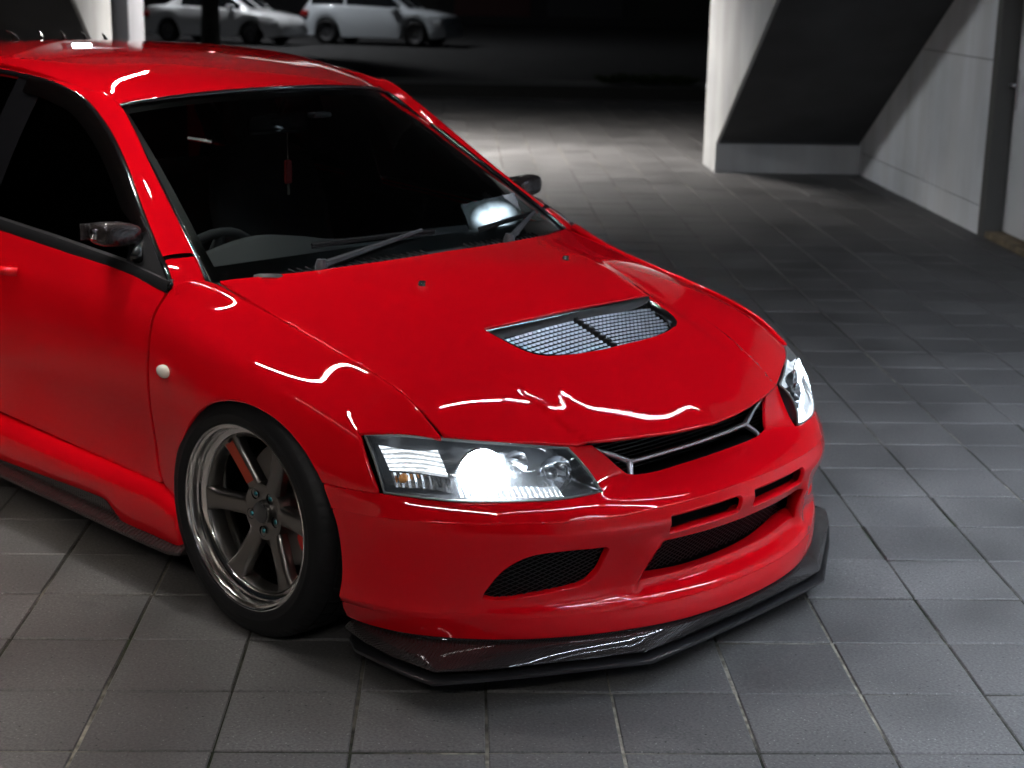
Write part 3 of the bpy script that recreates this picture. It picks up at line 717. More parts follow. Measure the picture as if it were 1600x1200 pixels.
# vent grille: rows of small bright slats over a dark well
gz = lambda x, y: float(SH(SH.invert([(x, y, .76)], (0, 1)))[0, 2])
grid = np.array([(x, y) for x in np.linspace(.30, .53, 24) for y in np.linspace(-.34, .34, 40)])
GZ = SH(SH.invert(np.c_[grid, np.zeros(len(grid))], (0, 1)))[:, 2].reshape(24, 40)
def zat(x, y):
    i = (x - .30)/.23*23; j = (y + .34)/.68*39; i0 = int(np.clip(i, 0, 22)); j0 = int(np.clip(j, 0, 38)); a, b = i - i0, j - j0
    return GZ[i0, j0]*(1-a)*(1-b) + GZ[i0+1, j0]*a*(1-b) + GZ[i0, j0+1]*(1-a)*b + GZ[i0+1, j0+1]*a*b
vl2 = np.array(vent_loop)[:, :2]; vc = vl2.mean(0)
mb = MB(); mb2 = MB()
inner = vc + (vl2 - vc)*np.array([.86, .91]) + np.array([.008, 0])
xs = np.arange(.352, .515, .0145)
for x in xs:
    for y in np.arange(-.31, .3101, .0165):
        if not inpoly(np.array([[x, y]]), inner)[0]: continue
        if abs(y - (-.01 + .0)) < .012: continue
        z = zat(x, y) - .026
        w2, l2 = .0062, .0046
        mb.add([(x-l2, y-w2, z+.001), (x+l2, y-w2, z-.002), (x+l2, y+w2, z-.002), (x-l2, y+w2, z+.001), (x, y-w2, z+.0035), (x, y+w2, z+.0035)], [(0,3,5,4),(4,5,2,1),(0,4,1),(3,2,5)])
SLAT = mat('vent_slat', (.34, .36, .40), .30, 1)
tag(mb.build('vent_mesh', SLAT, hood), kind='stuff')
Pw = np.array(vent_loop); well = [tuple(p - np.array([0, 0, .034])) for p in Pw]
mesh('vent_well', well, [tuple(range(len(well)))], VOID, hood, False)
MB().box((.335, -.014, 0), (.336, .006, .001))
mb = MB()
for k in range(9):
    x0 = .335 + k*.0195; mb.box((x0, -.016, zat(x0, 0) - .034), (x0 + .019, -.002, zat(x0, 0) - .020), .003)
mb.build('vent_divider', BLACK, hood)
for y in (-.302, .275):
    z = float(SH(SH.invert([(.058, y, .86)], (0, 1)))[0, 2])
    m2 = MB(); m2.lathe([(0, .012), (.006, .011), (.0095, .006), (.010, -.004)], 16, 'z', (.058, y, z)); m2.box((.058, y-.005, z+.007), (.070, y+.005, z+.012), .002)
    m2.build('washer_nozzle', GLOSSBLACK, hood, auto=35)

# ---- front bumper
b1 = [(.797,0,.482),(.793,-.143,.482),(.785,-.24,.484),(.774,-.293,.491)]
b2 = [(.774,-.293,.491),(.755,-.312,.51),(.736,-.338,.54),(.719,-.367,.566)]
b3 = [(.719,-.367,.567),(.706,-.432,.572)]
b4 = [(.706,-.432,.572),(.745,-.422,.532),(.796,-.402,.479)]
b5 = [(.796,-.402,.479),(.782,-.48,.479),(.745,-.56,.481),(.69,-.645,.483),(.61,-.735,.486),(.55,-.780,.488),(.472,-.825,.489)]
b6 = [(.472,-.825,.489),(.398,-.857,.489),(0.3262,-.869,.488)]
b7 = [(0.3262,-.869,.488),(0.3679,-.866,.40),(0.3820,-.863,.31),(0.3755,-.855,.24),(.352,-.833,.170)]
b8 = [(.355,-.828,.152),(.40,-.814,.150),(.48,-.796,.149),(.57,-.757,.149),(.65,-.695,.149),(.73,-.615,.149),(.806,-.51,.149),(.868,-.39,.149),(.914,-.26,.148),(.938,-.13,.148),(.944,0,.148)]
half = segs(b1, b2, b3, b4, b5, b6, b7, b8) + [b8[-1]]
outline = half + mir(half[1:-1])[::-1]
def rrect(y0, y1, z0, z1, r=.012, sk=0):
    pts = []
    for cy, cz, a in ((y1-r, z1-r, 0), (y0+r, z1-r, 90), (y0+r, z0+r, 180), (y1-r, z0+r, 270)):
        for t in range(0, 91, 18): pts.append((.92, cy + r*math.cos(R(a+t)), cz + r*math.sin(R(a+t))))
    return pts
def onb(L): return [tuple(p) for p in SB(SB.invert(L, (1, 2)))]
slotR = onb(rrect(-.288, -.024, .366, .419)); slotL = mir(slotR)[::-1]
mo = segs([(.91,0,.345),(.90,-.15,.348),(.888,-.290,.352)], [(.888,-.290,.352),(.883,-.304,.347),(.880,-.308,.338)], [(.880,-.308,.338),(.86,-.322,.29),(.845,-.334,.258)], [(.845,-.334,.258),(.842,-.334,.248),(.846,-.322,.245)], [(.846,-.322,.245),(.868,-.17,.241),(.878,0,.240)]) + [(.878,0,.240)]
mo = onb(mo); main_open = mo + mir(mo[1:-1])[::-1]
ductR = segs([(.671,-.692,.252),(.676,-.686,.272),(.709,-.656,.327),(.752,-.607,.360),(.802,-.535,.367),(.846,-.452,.366)], [(.846,-.452,.366),(.848,-.442,.358),(.842,-.440,.345)], [(.842,-.440,.345),(.825,-.446,.30),(.812,-.462,.275)],
             [(.812,-.462,.275),(.80,-.48,.264),(.78,-.515,.258)], [(.78,-.515,.258),(.746,-.585,.251),(.70,-.655,.245),(.671,-.692,.252)])
ductL = mir(ductR)[::-1]
bumper = panel('front_bumper', SB, outline, PAINT, car, holes=[slotR, slotL, main_open, ductR, ductL], roll=.004, depth=.008, hole_depth=[.012, .012, .05, .018, .018], step=.018, edge=.009)
MESH = mat('black_mesh', (.010, .010, .011), .5)
def wire(loop, S, back, name, px=.012, ang=28, rad=.0011):
    """diamond wire mesh that fills an opening a little behind the bumper skin"""
    L = np.array(loop); yz = L[:, 1:]; lo = yz.min(0); hi = yz.max(0); m_ = MB()
    N = 26; g = np.array([(0, y, z) for y in np.linspace(lo[0], hi[0], N) for z in np.linspace(lo[1], hi[1], 12)])
    Xg = S(S.invert(g, (1, 2)))[:, 0].reshape(N, 12)
    def xat(y, z):
        i = (y-lo[0])/(hi[0]-lo[0])*(N-1); j = (z-lo[1])/(hi[1]-lo[1])*11; i0 = int(np.clip(i, 0, N-2)); j0 = int(np.clip(j, 0, 10)); a, b = i-i0, j-j0
        return Xg[i0, j0]*(1-a)*(1-b)+Xg[i0+1, j0]*a*(1-b)+Xg[i0, j0+1]*(1-a)*b+Xg[i0+1, j0+1]*a*b
    c = (lo+hi)/2; span = np.hypot(*(hi-lo))
    for s in (1, -1):
        d = np.array([math.cos(R(ang)), s*math.sin(R(ang))]); nn = np.array([-d[1], d[0]])
        for k in np.arange(-span/2, span/2, px*math.sin(R(2*ang))):
            run = []
            for t in np.arange(-span, span, .012):
                q = c + nn*k + d*t
                if inpoly(q[None], yz)[0]: run.append((xat(*q) - back, q[0], q[1]))
                else:
                    if len(run) > 1: m_.tube(run, rad, 3, False)
                    run = []
            if len(run) > 1: m_.tube(run, rad, 3, False)
    return tag(m_.build(name, MESH, bumper), kind='stuff')
wire(main_open, SB, .052, 'lower_grille_mesh'); wire(ductR, SB, .018, 'duct_mesh'); wire(ductL, SB, .018, 'duct_mesh')
def backing(loop, back, name, grow=1.08):
    L = np.array(loop); uv = SB.invert(L); P = SB(uv); c = P.mean(0); P = c + (P-c)*np.array([1, grow, grow]); P[:, 0] -= back
    return mesh(name, P, [tuple(range(len(P)))], VOID, bumper, False)
for L in (slotR, slotL): backing(L, .04, 'slot_back')
backing(main_open, .075, 'grille_back'); backing(ductR, .035, 'duct_back'); backing(ductL, .035, 'duct_back')
MB().box((.50, -.42, .17), (.785, .42, .37)).build('radiator_shroud', VOID, bumper)
# dark mouth under the bonnet with the bright bar
MB().add(*loft([[(.735,-.40,.585),(.74,-.30,.59),(.76,0,.58),(.74,.30,.59),(.735,.40,.585)],[(.60,-.40,.57),(.60,-.3,.57),(.60,0,.57),(.60,.3,.57),(.60,.40,.57)],[(.60,-.40,.44),(.60,-.3,.44),(.60,0,.44),(.60,.3,.44),(.60,.4,.44)],[(.74,-.40,.44),(.76,-.3,.455),(.79,0,.455),(.76,.3,.455),(.74,.40,.44)]])).build('upper_grille_back', VOID, bumper)
gm = MB()
for k in range(9):
    z = .478 + k*.0105; gm.tube([(.70,-.37,z),(.715,-.2,z),(.722,0,z),(.715,.2,z),(.70,.37,z)], .0018, 5)
gm.build('upper_grille_bars', BLACK, bumper)
for s in (1, -1):
    pass
bar = MB(); bar.tube(cr([(.737,-.243,.505),(.752,-.12,.508),(.757,0,.509),(.752,.12,.508),(.737,.243,.505)], 6), .0075, 10)
for s in (-1, 1):
    bar.tube([(.737, s*.243, .505), (.722, s*.30, .532), (.708, s*.368, .558)], [.0085, .007, .006], 8)
    bar.tube([(.737, s*.243, .505), (.756, s*.262, .487), (.766, s*.270, .476)], [.0085, .007, .006], 8)
gb = bar.build('grille_bar', SATIN, bumper, auto=40)

# ---- carbon lip and splitter blade
ltop = [(.365,-.822,.153),(.41,-.810,.152),(.48,-.793,.150),(.57,-.755,.149),(.65,-.692,.149),(.73,-.612,.149),(.806,-.507,.149),(.868,-.388,.149),(.912,-.26,.148),(.936,-.13,.148),(.942,0,.148)]
lout = [(.335,-.815,.114),(.42,-.828,.110),(.52,-.832,.107),(.648,-.820,.105),(.712,-.735,.103),(.780,-.617,.103),(.849,-.492,.103),(.913,-.372,.103),(.921,-.26,.103),(.926,-.13,.103),(.929,0,.103)]
def full(h): h = [tuple(p) for p in h]; return h + mir(h[:-1])[::-1]
def lin(P, n): P = np.array(P, float); return np.array([P[i] + (P[i+1]-P[i])*k/n for i in range(len(P)-1) for k in range(n)] + [P[-1]])
T_, O_ = np.array(cr(ltop, 6)), lin(lout, 6)
rows = []
cen0 = np.array([.2, 0, 0])
def outw(P): d = P - cen0; d[:, 2] = 0; return d/np.linalg.norm(d, axis=1, keepdims=True)
for e, t, o in ((0, -.06, -.006), (0, .10, -.006), (.05, .20, -.008), (.12, .27, -.003), (.22, .32, .005), (.55, .62, .010), (.92, .90, .008), (1., .97, .006), (1., 1.06, .003), (1., 1.12, -.03)):
    r = T_*(1-e) + O_*e; r = r + outw(r.copy())*o; r[:, 2] = T_[:, 2]*(1-t) + O_[:, 2]*t; rows.append(full(r))
v, f = loft(rows); lip = mesh('front_lip', v, [q[::-1] for q in f], CARBON, car); sharp(lip.data, 38)
blade = [(.33,-.80),(.39,-.834),(.50,-.840),(.58,-.840),(.658,-.833),(.722,-.738),(.797,-.618),(.866,-.495),(.935,-.373),(.940,-.2),(.943,0)]
bl = np.array([(x, y, .081) for x, y in blade]); bf = full(bl)
rows = []
for ins, dz in ((.10, .004), (.006, .004), (0, .001), (0, -.006), (.008, -.009), (.2, -.009)):
    c = np.array([.2, 0, 0]); P = np.array(bf); d = (P - c); d[:, 2] = 0; d /= np.linalg.norm(d, axis=1, keepdims=True)
    rows.append([tuple(p) for p in P - d*ins + np.array([0, 0, dz])])
v, f = loft(rows); blade_o = mesh('splitter_blade', v, [q[::-1] for q in f], mat('satin_black', (.010, .010, .011), .35, spec=.3, coat=.8, coat_rough=.12), car); sharp(blade_o.data, 30)

# ---- flanks
f1 = [(.550,-.7085,.620),(.473,-.7085,.667),(.341,-.7085,.716),(.20,-.7085,.752),(.06,-.7085,.780),(-.138,-.7095,.822),(-.260,-.718,.852)]
f2 = [(-.260,-.715,.852),(-.315,-.738,.866),(-.345,-.785,.862),(-.372,-.812,.842)]
f3 = [(-.370,-.812,.842),(-.389,-.84,.762),(-.399,-.850,.64),(-.399,-.848,.483),(-.389,-.838,.36),(-.373,-.838,.322)]
f4 = [(-.373,-.838,.322),(-.335,-.843,.300),(-.290,-.848,.292)]
f5 = [(-.290,-.848,.292),(-0.2918,-0.8480,0.3166),(-0.2805,-0.8494,0.3909),(-0.2469,-0.8542,0.4710),(-0.1933,-0.8619,0.5398),(-0.1235,-0.8720,0.5925),(-0.0422,-0.8837,0.6257),(0.0450,-0.8840,0.6370),(0.1322,-0.8819,0.6257),(0.2032,-0.8774,0.5981),(0.2616,-0.8737,0.5593),(0.3032,-0.8710,0.5184),(0.3210,-.868,.4955)]
f6 = [(0.3210,-.868,.4955),(.398,-.857,.4965),(.468,-.832,.4965)]
f7 = [(.468,-.832,.4965),(.430,-.830,.562),(.392,-.822,.621)]
f8 = [(.392,-.822,.622),(.470,-.768,.628),(.550,-.7085,.620)]
outl = segs(f1, f2, f3, f4, f5, f6, f7, f8)
DARKEDGE = None
fend = []
for mm in (False, True):
    fe = panel('front_fender', SS, outl, PAINT, car, roll=.005, depth=.009, mirror=mm, step=.018, flip=False); fend.append(fe)
def side_panel(name, loop, **k):
    o = [panel(name, SS, loop, PAINT, car, roll=.003, depth=.007, step=.03, mirror=mm, axes=(0, 2), **k) for mm in (False, True)]
    return o
def xz(pts): return [(x, -.84, z) for x, z in pts]
d1 = segs(xz([(-.385,.836),(-.404,.762),(-.414,.64),(-.414,.483),(-.405,.36),(-.389,.324)]), xz([(-.389,.324),(-.421,.316),(-.606,.318),(-.902,.329),(-1.335,.346)]), xz([(-1.335,.346),(-1.338,.6),(-1.332,.9105)]), xz([(-1.332,.9105),(-1.227,.905),(-.879,.886),(-.563,.863),(-.385,.836)]))
fdoor = side_panel('front_door', d1)
ar = [(-2.625 + .345*math.cos(R(a)), .305 + .338*math.sin(R(a))) for a in (5, 25, 45, 62, 75)]
d2 = segs(xz([(-1.341,.9105),(-1.347,.6),(-1.344,.347)]), xz([(-1.344,.347),(-1.8,.36),(-2.22,.368)]), xz([(-2.22,.368)] + [(-2.29,.42),(-2.33,.50),(-2.36,.62)]), xz([(-2.36,.62),(-2.38,.8),(-2.36,.962)]), xz([(-2.36,.962),(-1.9,.944),(-1.341,.9105)]))
rdoor = side_panel('rear_door', d2)
q1 = segs(xz([(-2.369,.962),(-2.389,.8),(-2.369,.62),(-2.339,.50),(-2.30,.42),(-2.285,.36)]), xz([(-2.285,.36),(-2.29,.33),(-2.33,.47),(-2.43,.585),(-2.56,.638),(-2.70,.638),(-2.83,.58),(-2.93,.46),(-2.97,.33)]), xz([(-2.97,.33),(-3.1,.325),(-3.48,.33)]), xz([(-3.48,.33),(-3.50,.6),(-3.48,.925)]), xz([(-3.48,.925),(-3.2,.955),(-2.8,.968),(-2.369,.962)]))
quart = side_panel('rear_quarter', q1)
# sills: red moulding with a dark blade under it
for mm in (False, True):
    xs_ = [-.283,-.30,-.40,-.48,-.545,-.60,-.64,-.70,-.9,-1.3,-1.8,-2.2,-2.27]
    zb = {-.283:.160,-.30:.158,-.40:.158,-.48:.158,-.545:.160,-.60:.186,-.64:.208,-.70:.212,-.9:.207,-1.3:.196,-1.8:.196,-2.2:.196,-2.27:.198}
    rows = []
    for x in xs_:
        zt = .292 + .03*min(1, max(0, (-.283-x)/.12)) + .02*min(1, max(0, (-.5-x)/.9)) - .002; k = 1 if x < -.29 else .985; b = zb[x]
        rows.append([(x, -.80*k, zt-.012), (x, -.834*k, zt-.006), (x, -.852*k, zt-.014), (x, -.864*k, zt-.032), (x, -.868*k, zt-.055), (x, -.866*k, (zt-.055+b)*.5), (x, -.858*k, b+.006), (x, -.853*k, b), (x, -.80*k, b)])
    rows = [[tuple(p) for p in r] for r in np.array([np.array(cr(c, 3)) for c in np.array(rows).transpose(1, 0, 2)]).transpose(1, 0, 2)]
    v, f = loft(rows); rows0 = rows[0]; f.append(tuple(range(len(rows0))))
    sk = mesh('side_skirt', v, f, PAINT, car, mirror=mm); sharp(sk.data, 45)
    rows = [[(x, -.845, .235), (x, -.847, .175+dz), (x, -.887, .158+dz), (x, -.888, .150+dz), (x, -.80, .146+dz)] for x, dz in ((-.262,.002),(-.30,-.001),(-.52,0),(-.85,.008),(-1.2,.014),(-1.8,.014),(-2.28,.014))]
    rows[0] = [(x, y*.985, z) for x, y, z in rows[0]]
    v, f = loft(rows); f.append(tuple(range(5)))
    sb = mesh('side_blade', v, f, CARBON, sk, mirror=mm); sharp(sb.data, 20)

INT_ = mat('cabin_trim', (.012, .012, .013), .8, spec=.2)
# ---- roof, pillars, glass
def uvloop(S, u0, u1, v0, v1, n=24):
    a = [(u0, v) for v in np.linspace(v0, v1, n)][:-1] + [(u, v1) for u in np.linspace(u0, u1, n)][:-1] + [(u1, v) for v in np.linspace(v1, v0, n)][:-1] + [(u, v0) for u in np.linspace(u1, u0, n)][:-1]
    return S(np.array(a))
roof = panel('roof', SR, uvloop(SR, .92, 8.9, .12, 7.88), PAINT, car, flip=True, roll=.003, depth=.015, step=.035, edge=.03)
WO = [((-.325,-.712,.846),(-.345,-.803,.832)),((-.382,-.694,.890),(-.414,-.775,.888)),((-.444,-.675,.933),(-.500,-.746,.934)),((-.584,-.639,1.026),(-.648,-.694,1.026)),((-.734,-.601,1.124),(-.780,-.650,1.124)),((-.857,-.567,1.21),(-.915,-.614,1.209)),
 ((-.975,-.545,1.279),(-1.060,-.592,1.279)),((-1.10,-.556,1.303),(-1.180,-.588,1.308)),((-1.25,-.562,1.318),(-1.31,-.587,1.327)),((-1.55,-.572,1.340),(-1.57,-.590,1.341)),((-1.9,-.577,1.345),(-1.9,-.594,1.343)),((-2.2,-.573,1.334),(-2.2,-.605,1.322)),((-2.45,-.566,1.312),(-2.42,-.630,1.282)),((-2.65,-.562,1.275),(-2.58,-.670,1.20)),((-2.82,-.585,1.20),(-2.72,-.715,1.10)),((-3.0,-.63,1.06),(-2.85,-.752,.97))]
Wc = np.array(cr([w_ for w_, o_ in WO], 5)); Oc = np.array(cr([o_ for w_, o_ in WO], 5))
def pillar_rows(i0, i1):
    rows = []
    for i in range(i0, i1):
        Wp, Op = Wc[i], Oc[i]; t_ = Wc[min(i+1, len(Wc)-1)] - Wc[max(i-1, 0)]; t_ /= np.linalg.norm(t_); a = Op - Wp
        n = np.cross(t_, a); n /= np.linalg.norm(n); 
        if n[2] - n[1] < 0: n = -n
        wd = np.linalg.norm(a); r = [tuple(Wp - n*.02)]
        for t, hh in ((0, -.008), (.03, .002), (.06, .0072), (.10, .0100), (.16, .0112), (.28, .0115), (.45, .0110), (.65, .0090), (.82, .0060), (.94, .0025), (1, 0)):
            r.append(tuple(Wp + a*t + n*hh*(1 if i < 33 else .3)))
        r.append(tuple(Op - n*.02)); rows.append(r)
    return rows
i_cut = 8
for mm in (False, True):                                   # dark trim inside the pillars and doors
    v, f = loft([[tuple(Wc[i] + np.array([-.01, .012, -.016])), tuple((Wc[i] + Oc[i])/2 + np.array([-.015, .03, -.03])), tuple(Oc[i] + np.array([-.012, .022, -.012]))] for i in range(4, len(Wc))]); mesh('pillar_trim', v, f, INT_, car, mirror=mm)
    v, f = loft([[(x, -.775, float(np.interp(-x, [.33, 1.23, 2.36], [.835, .90, .955]))), (x, -.74, .80), (x, -.74, .40)] for x in np.linspace(-.34, -2.4, 12)]); mesh('door_card', v, f, INT_, car, mirror=mm)
for mm in (False, True):
    v, f = loft(pillar_rows(0, i_cut)); mesh('fender_cap', v, f, PAINT, fend[1 if mm else 0], mirror=mm)
    v, f = loft(pillar_rows(i_cut, len(Wc))); pr = mesh('pillar_rail', v, f, PAINT, car, mirror=mm)
    sl = MB().tube([Wc[i_cut-1] + (Oc[i_cut-1]-Wc[i_cut-1])*t + np.array([.005, -.006, .008])*(1-abs(2*t-1)**6) for t in np.linspace(0, 1, 9)], .0016, 5).build('pillar_seam', VOID, pr, True, mirror=mm)
# screen
screen = panel('windscreen', SW, uvloop(SW, .12, 3.93, .12, 7.88), GLASS, car, flip=True, roll=.001, depth=.003, step=.05, edge=.03)
def band(S, uv_in, uv_out, off):
    a = S(np.array(uv_in)) ; b = S(np.array(uv_out)); n1 = S.normal(np.array(uv_in)); n2 = S.normal(np.array(uv_out))
    s = np.sign(n1[:, 2:]); return [[tuple(p) for p in a + n1*s*off], [tuple(p) for p in b + n2*s*off]]
def ringuv(u0, u1, v0, v1, n=20):
    return [(u0, v) for v in np.linspace(v0, v1, n)][:-1] + [(u, v1) for u in np.linspace(u0, u1, n)][:-1] + [(u1, v) for v in np.linspace(v1, v0, n)][:-1] + [(u, v0) for u in np.linspace(u1, u0, n)][:-1]
v, f = loft(band(SW, ringuv(.42, 3.78, .30, 7.70), ringuv(.05, 3.97, .05, 7.95), -.003), closed=True)
mesh('screen_border', v, f, mat('black_frit', (.004, .004, .004), .35), screen)
for mm in (False, True):
    e = SW(np.array([(u, .02) for u in np.linspace(.1, 3.97, 24)])); n = SW.normal(np.array([(u, .02) for u in np.linspace(.1, 3.97, 24)])); n *= np.sign(n[:, 2:])
    MB().tube([tuple(p) for p in e + n*.003], .008, 8).build('screen_seal', GLOSSBLACK, screen, True, mirror=mm)
e = SW(np.array([(3.97, v_) for v_ in np.linspace(.02, 7.98, 40)])); n = SW.normal(np.array([(3.9, v_) for v_ in np.linspace(.02, 7.98, 40)])); n *= np.sign(n[:, 2:])
MB().tube([tuple(p) for p in e + n*.004], .007, 8).build('screen_seal', GLOSSBLACK, screen, True)
# side glass
beltp = np.array([(-.33,-.790,.846),(-.381,-.795,.850),(-.563,-.797,.875),(-.879,-.801,.898),(-1.227,-.803,.918),(-1.9,-.798,.955),(-2.36,-.785,.972),(-2.85,-.765,.975)])
def belt(x): return np.array([x, np.interp(-x, -beltp[:, 0], beltp[:, 1]), np.interp(-x, -beltp[:, 0], beltp[:, 2])])
def otop(x): return np.array([x, np.interp(-x, -Oc[:, 0], Oc[:, 1]), np.interp(-x, -Oc[:, 0], Oc[:, 2])])
def glass_rows(xs_, off=.010):
    rows = []
    for x in xs_:
        a, b = belt(x), otop(x); a = a + [0, off, 0]; b = b + [0, off, -.004]
        rows.append([tuple(a + (b-a)*t + np.array([0, -.012*math.sin(math.pi*t), 0])) for t in np.linspace(0, 1, 10)])
    return rows
for k, mm in enumerate((False, True)):
    v, f = loft(glass_rows(np.linspace(-.372, -1.31, 30))); mesh('door_glass', v, f, TINT, fdoor[k], mirror=mm)
    v, f = loft(glass_rows(np.linspace(-1.40, -2.36, 20))); mesh('door_glass', v, f, TINT, rdoor[k], mirror=mm)
    v, f = loft(glass_rows(np.linspace(-1.28, -1.43, 5), -.002)); mesh('door_post', v, f, GLOSSBLACK, fdoor[k], mirror=mm)
    v, f = loft(glass_rows(np.linspace(-2.36, -2.84, 8), -.002)); mesh('rear_pillar', v, f, PAINT, quart[k], mirror=mm)
    # belt strip and frame trim
    xs_ = np.linspace(-.372, -1.335, 24)
    rows = [[tuple(belt(x) + q) for q in (np.array([0, .010, .016]), np.array([0, -.006, .014]), np.array([0, -.0135, .004]), np.array([0, -.0135, -.016]), np.array([0, -.004, -.022]))] for x in xs_]
    v, f = loft(rows); bs = mesh('belt_strip', v, f, BLACK, fdoor[k], mirror=mm); sharp(bs.data, 40)
    rows = [[tuple(belt(x) + q) for q in (np.array([0, .010, .016]), np.array([0, -.006, .014]), np.array([0, -.0135, .004]), np.array([0, -.0135, -.016]), np.array([0, -.004, -.022]))] for x in np.linspace(-1.345, -2.36, 16)]
    v, f = loft(rows); mesh('belt_strip', v, f, BLACK, rdoor[k], mirror=mm)
    js = [i for i in range(len(Oc)) if -2.36 < Oc[i, 0] < -.36]
    MB().tube([tuple(Oc[i] + np.array([0, -.004, -.006])) for i in js], .0085, 8).build('frame_trim', GLOSSBLACK, fdoor[k], True, mirror=mm)
    # smoked wind deflector along the top of the window
    rows = []
    for i in js:
        if not (-1.36 < Oc[i, 0] < -.55): continue
        p = Oc[i]; t_ = Oc[i+1]-Oc[i-1]; t_ /= np.linalg.norm(t_); dn = np.array([-.35, -.28, -.9]); dn -= t_*np.dot(dn, t_); dn /= np.linalg.norm(dn)
        w_ = .048*min(1, (-.55 - p[0])/.14 + .12)
        rows.append([tuple(p + np.array([0, -.011, 0]) + dn*(w_*s) + np.array([0, -.016*s**.5, 0])) for s in (0.02, .1, .3, .6, .9, 1.)])
    v, f = loft(rows); wd_ = mesh('wind_deflector', v, f, SMOKE, fdoor[k], mirror=mm)
    # mirror base plate, mirror
    tri = [(-.560,-.726,.966),(-.500,-.748,.930),(-.414,-.780,.880),(-.368,-.798,.846),(-.385,-.803,.836),(-.45,-.804,.846),(-.545,-.805,.858),(-.575,-.790,.89),(-.605,-.742,.965),(-.610,-.716,1.000)]
    pf = [np.array(p) for p in tri]; m_ = MB(); n_ = len(pf)
    m_.v = [tuple(p) for p in pf] + [tuple(p + np.array([0, -.006, .001])) for p in pf]
    m_.f = [tuple(reversed(range(n_))), tuple(range(n_, 2*n_))] + [(i, (i+1) % n_, n_+(i+1) % n_, n_+i) for i in range(n_)]
    mp_ = m_.build('mirror_base', mat('grained_black', (.007, .007, .008), .42), fdoor[k], mirror=mm)
    mi = MB()
    secs = []
    for y, sx, sz, cx, cz in ((-.752,.018,.020,-.580,.955),(-.760,.032,.027,-.586,.957),(-.79,.042,.031,-.592,.960),(-.825,.044,.033,-.600,.962),(-.852,.041,.031,-.606,.964),(-.864,.033,.025,-.610,.965),(-.870,.016,.015,-.612,.965)):
        ring = []
        for a in range(0, 360, 6):
            ca, sa = math.cos(R(a)), math.sin(R(a)); e = .60
            ring.append((cx + sx*abs(ca)**e*np.sign(ca), y, cz + sz*abs(sa)**e*np.sign(sa)))
        secs.append(ring)
    secs = [[tuple(p) for p in r] for r in np.array([cr(c, 3) for c in np.array(secs).transpose(1, 0, 2)]).transpose(1, 0, 2)]
    mi.add(*loft(secs, closed=True)); n_ = 60
    mi.f.append(tuple(range(n_))); o_ = len(mi.v) - n_; mi.f.append(tuple(o_ + i for i in reversed(range(n_))))
    wm = mi.build('wing_mirror', CARBON, car, True, mirror=mm)
    MB().tube([(-.575,-.752,.945),(-.545,-.775,.925),(-.52,-.80,.905)], [.016,.013,.018], 10).build('mirror_arm', GLOSSBLACK, wm, True, mirror=mm)
    MB().add(*loft([[(-.652,-.755,.935),(-.652,-.885,.945)],[(-.652,-.755,.985),(-.652,-.885,.99)]])).build('mirror_glass', CHROME, wm, mirror=mm)
    # handle, side repeater
    hb = MB(); hb.tube(cr([(-1.05,-.852,.800),(-1.07,-.878,.803),(-1.15,-.884,.806),(-1.23,-.880,.806),(-1.25,-.852,.804)], 5), .013, 10)
    hb.build('door_handle', PAINT, fdoor[k], True, mirror=mm)
    hb2 = MB(); hb2.tube(cr([(-2.05,-.856,.83),(-2.07,-.882,.833),(-2.15,-.888,.836),(-2.23,-.884,.836),(-2.25,-.858,.834)], 5), .013, 10)
    hb2.build('door_handle', PAINT, rdoor[k], True, mirror=mm)
    rp = MB(); P0 = SS(SS.invert([(-.324,-.858,.641)], (0, 2)))[0]
    vv = []
    for j, (rr, h) in enumerate(((1, 0), (1, -.006), (.9, -.010), (.6, -.013), (.25, -.0145))):
        vv.append([(P0[0] + .026*rr*math.cos(R(a)), P0[1] + h, P0[2] + .0175*rr*math.sin(R(a))) for a in range(0, 360, 15)])
    rp.add(*loft(vv, closed=True)); rp.f.append(tuple(len(rp.v) - 24 + i for i in range(24)))
    rp.build('side_repeater', mat('repeater_lens', (.72, .68, .60), .25, coat=.5), fend[k], True, mirror=mm)

# ---- cowl and wipers
A_ = [(x + .03, y, z - .030) for x, y, z in cr(hr, 6)]; B_ = SW(np.array([(.32, v_) for v_ in np.linspace(4, .15, len(A_))])) + np.array([-.01, 0, -.004])
Am = mir(A_[1:])[::-1] + A_ ; Bm_ = mir([tuple(p) for p in B_[1:]])[::-1] + [tuple(p) for p in B_]
mid_ = [tuple((np.array(a)*.5 + np.array(b)*.5) + np.array([0, 0, -.006])) for a, b in zip(Am, Bm_)]
v, f = loft([Am, mid_, Bm_]); cowl = mesh('cowl_panel', v, f, mat('cowl_black', (.022, .022, .024), .5), car)
cl = MB()
for y0, y1, n in ((-.50, -.40, 9), (-.36, -.08, 26), (.10, .45, 30)):
    for y in np.linspace(y0, y1, n):
        k = int((y + .72)/1.44*(len(Am)-1)); ks = [np.array(Am[i]) for i in range(len(Am))]
        i = int(np.argmin([abs(q[1]-y) for q in ks])); a, m2_ = np.array(Am[i]), np.array(mid_[i])
        p = a*.45 + m2_*.55; q = m2_*.65 + np.array(Bm_[i])*.35
        cl.tube([tuple(p + [0, 0, .005]), tuple((p+q)/2 + [0, 0, .0085]), tuple(q + [0, 0, .005])], .003, 5)
tag(cl.build('cowl_louvres', BLACK, cowl), kind='stuff')
cap = MB(); cap.lathe([(0, .006), (.03, .005), (.044, .001), (.046, -.006)], 24, 'z', (0, 0, 0))
co = cap.build('cowl_cap', mat('cap_grey', (.06, .06, .062), .42), cowl, True); co.location = (-.262, -.555, .864); co.rotation_euler = (R(-5), R(-12), R(-25))
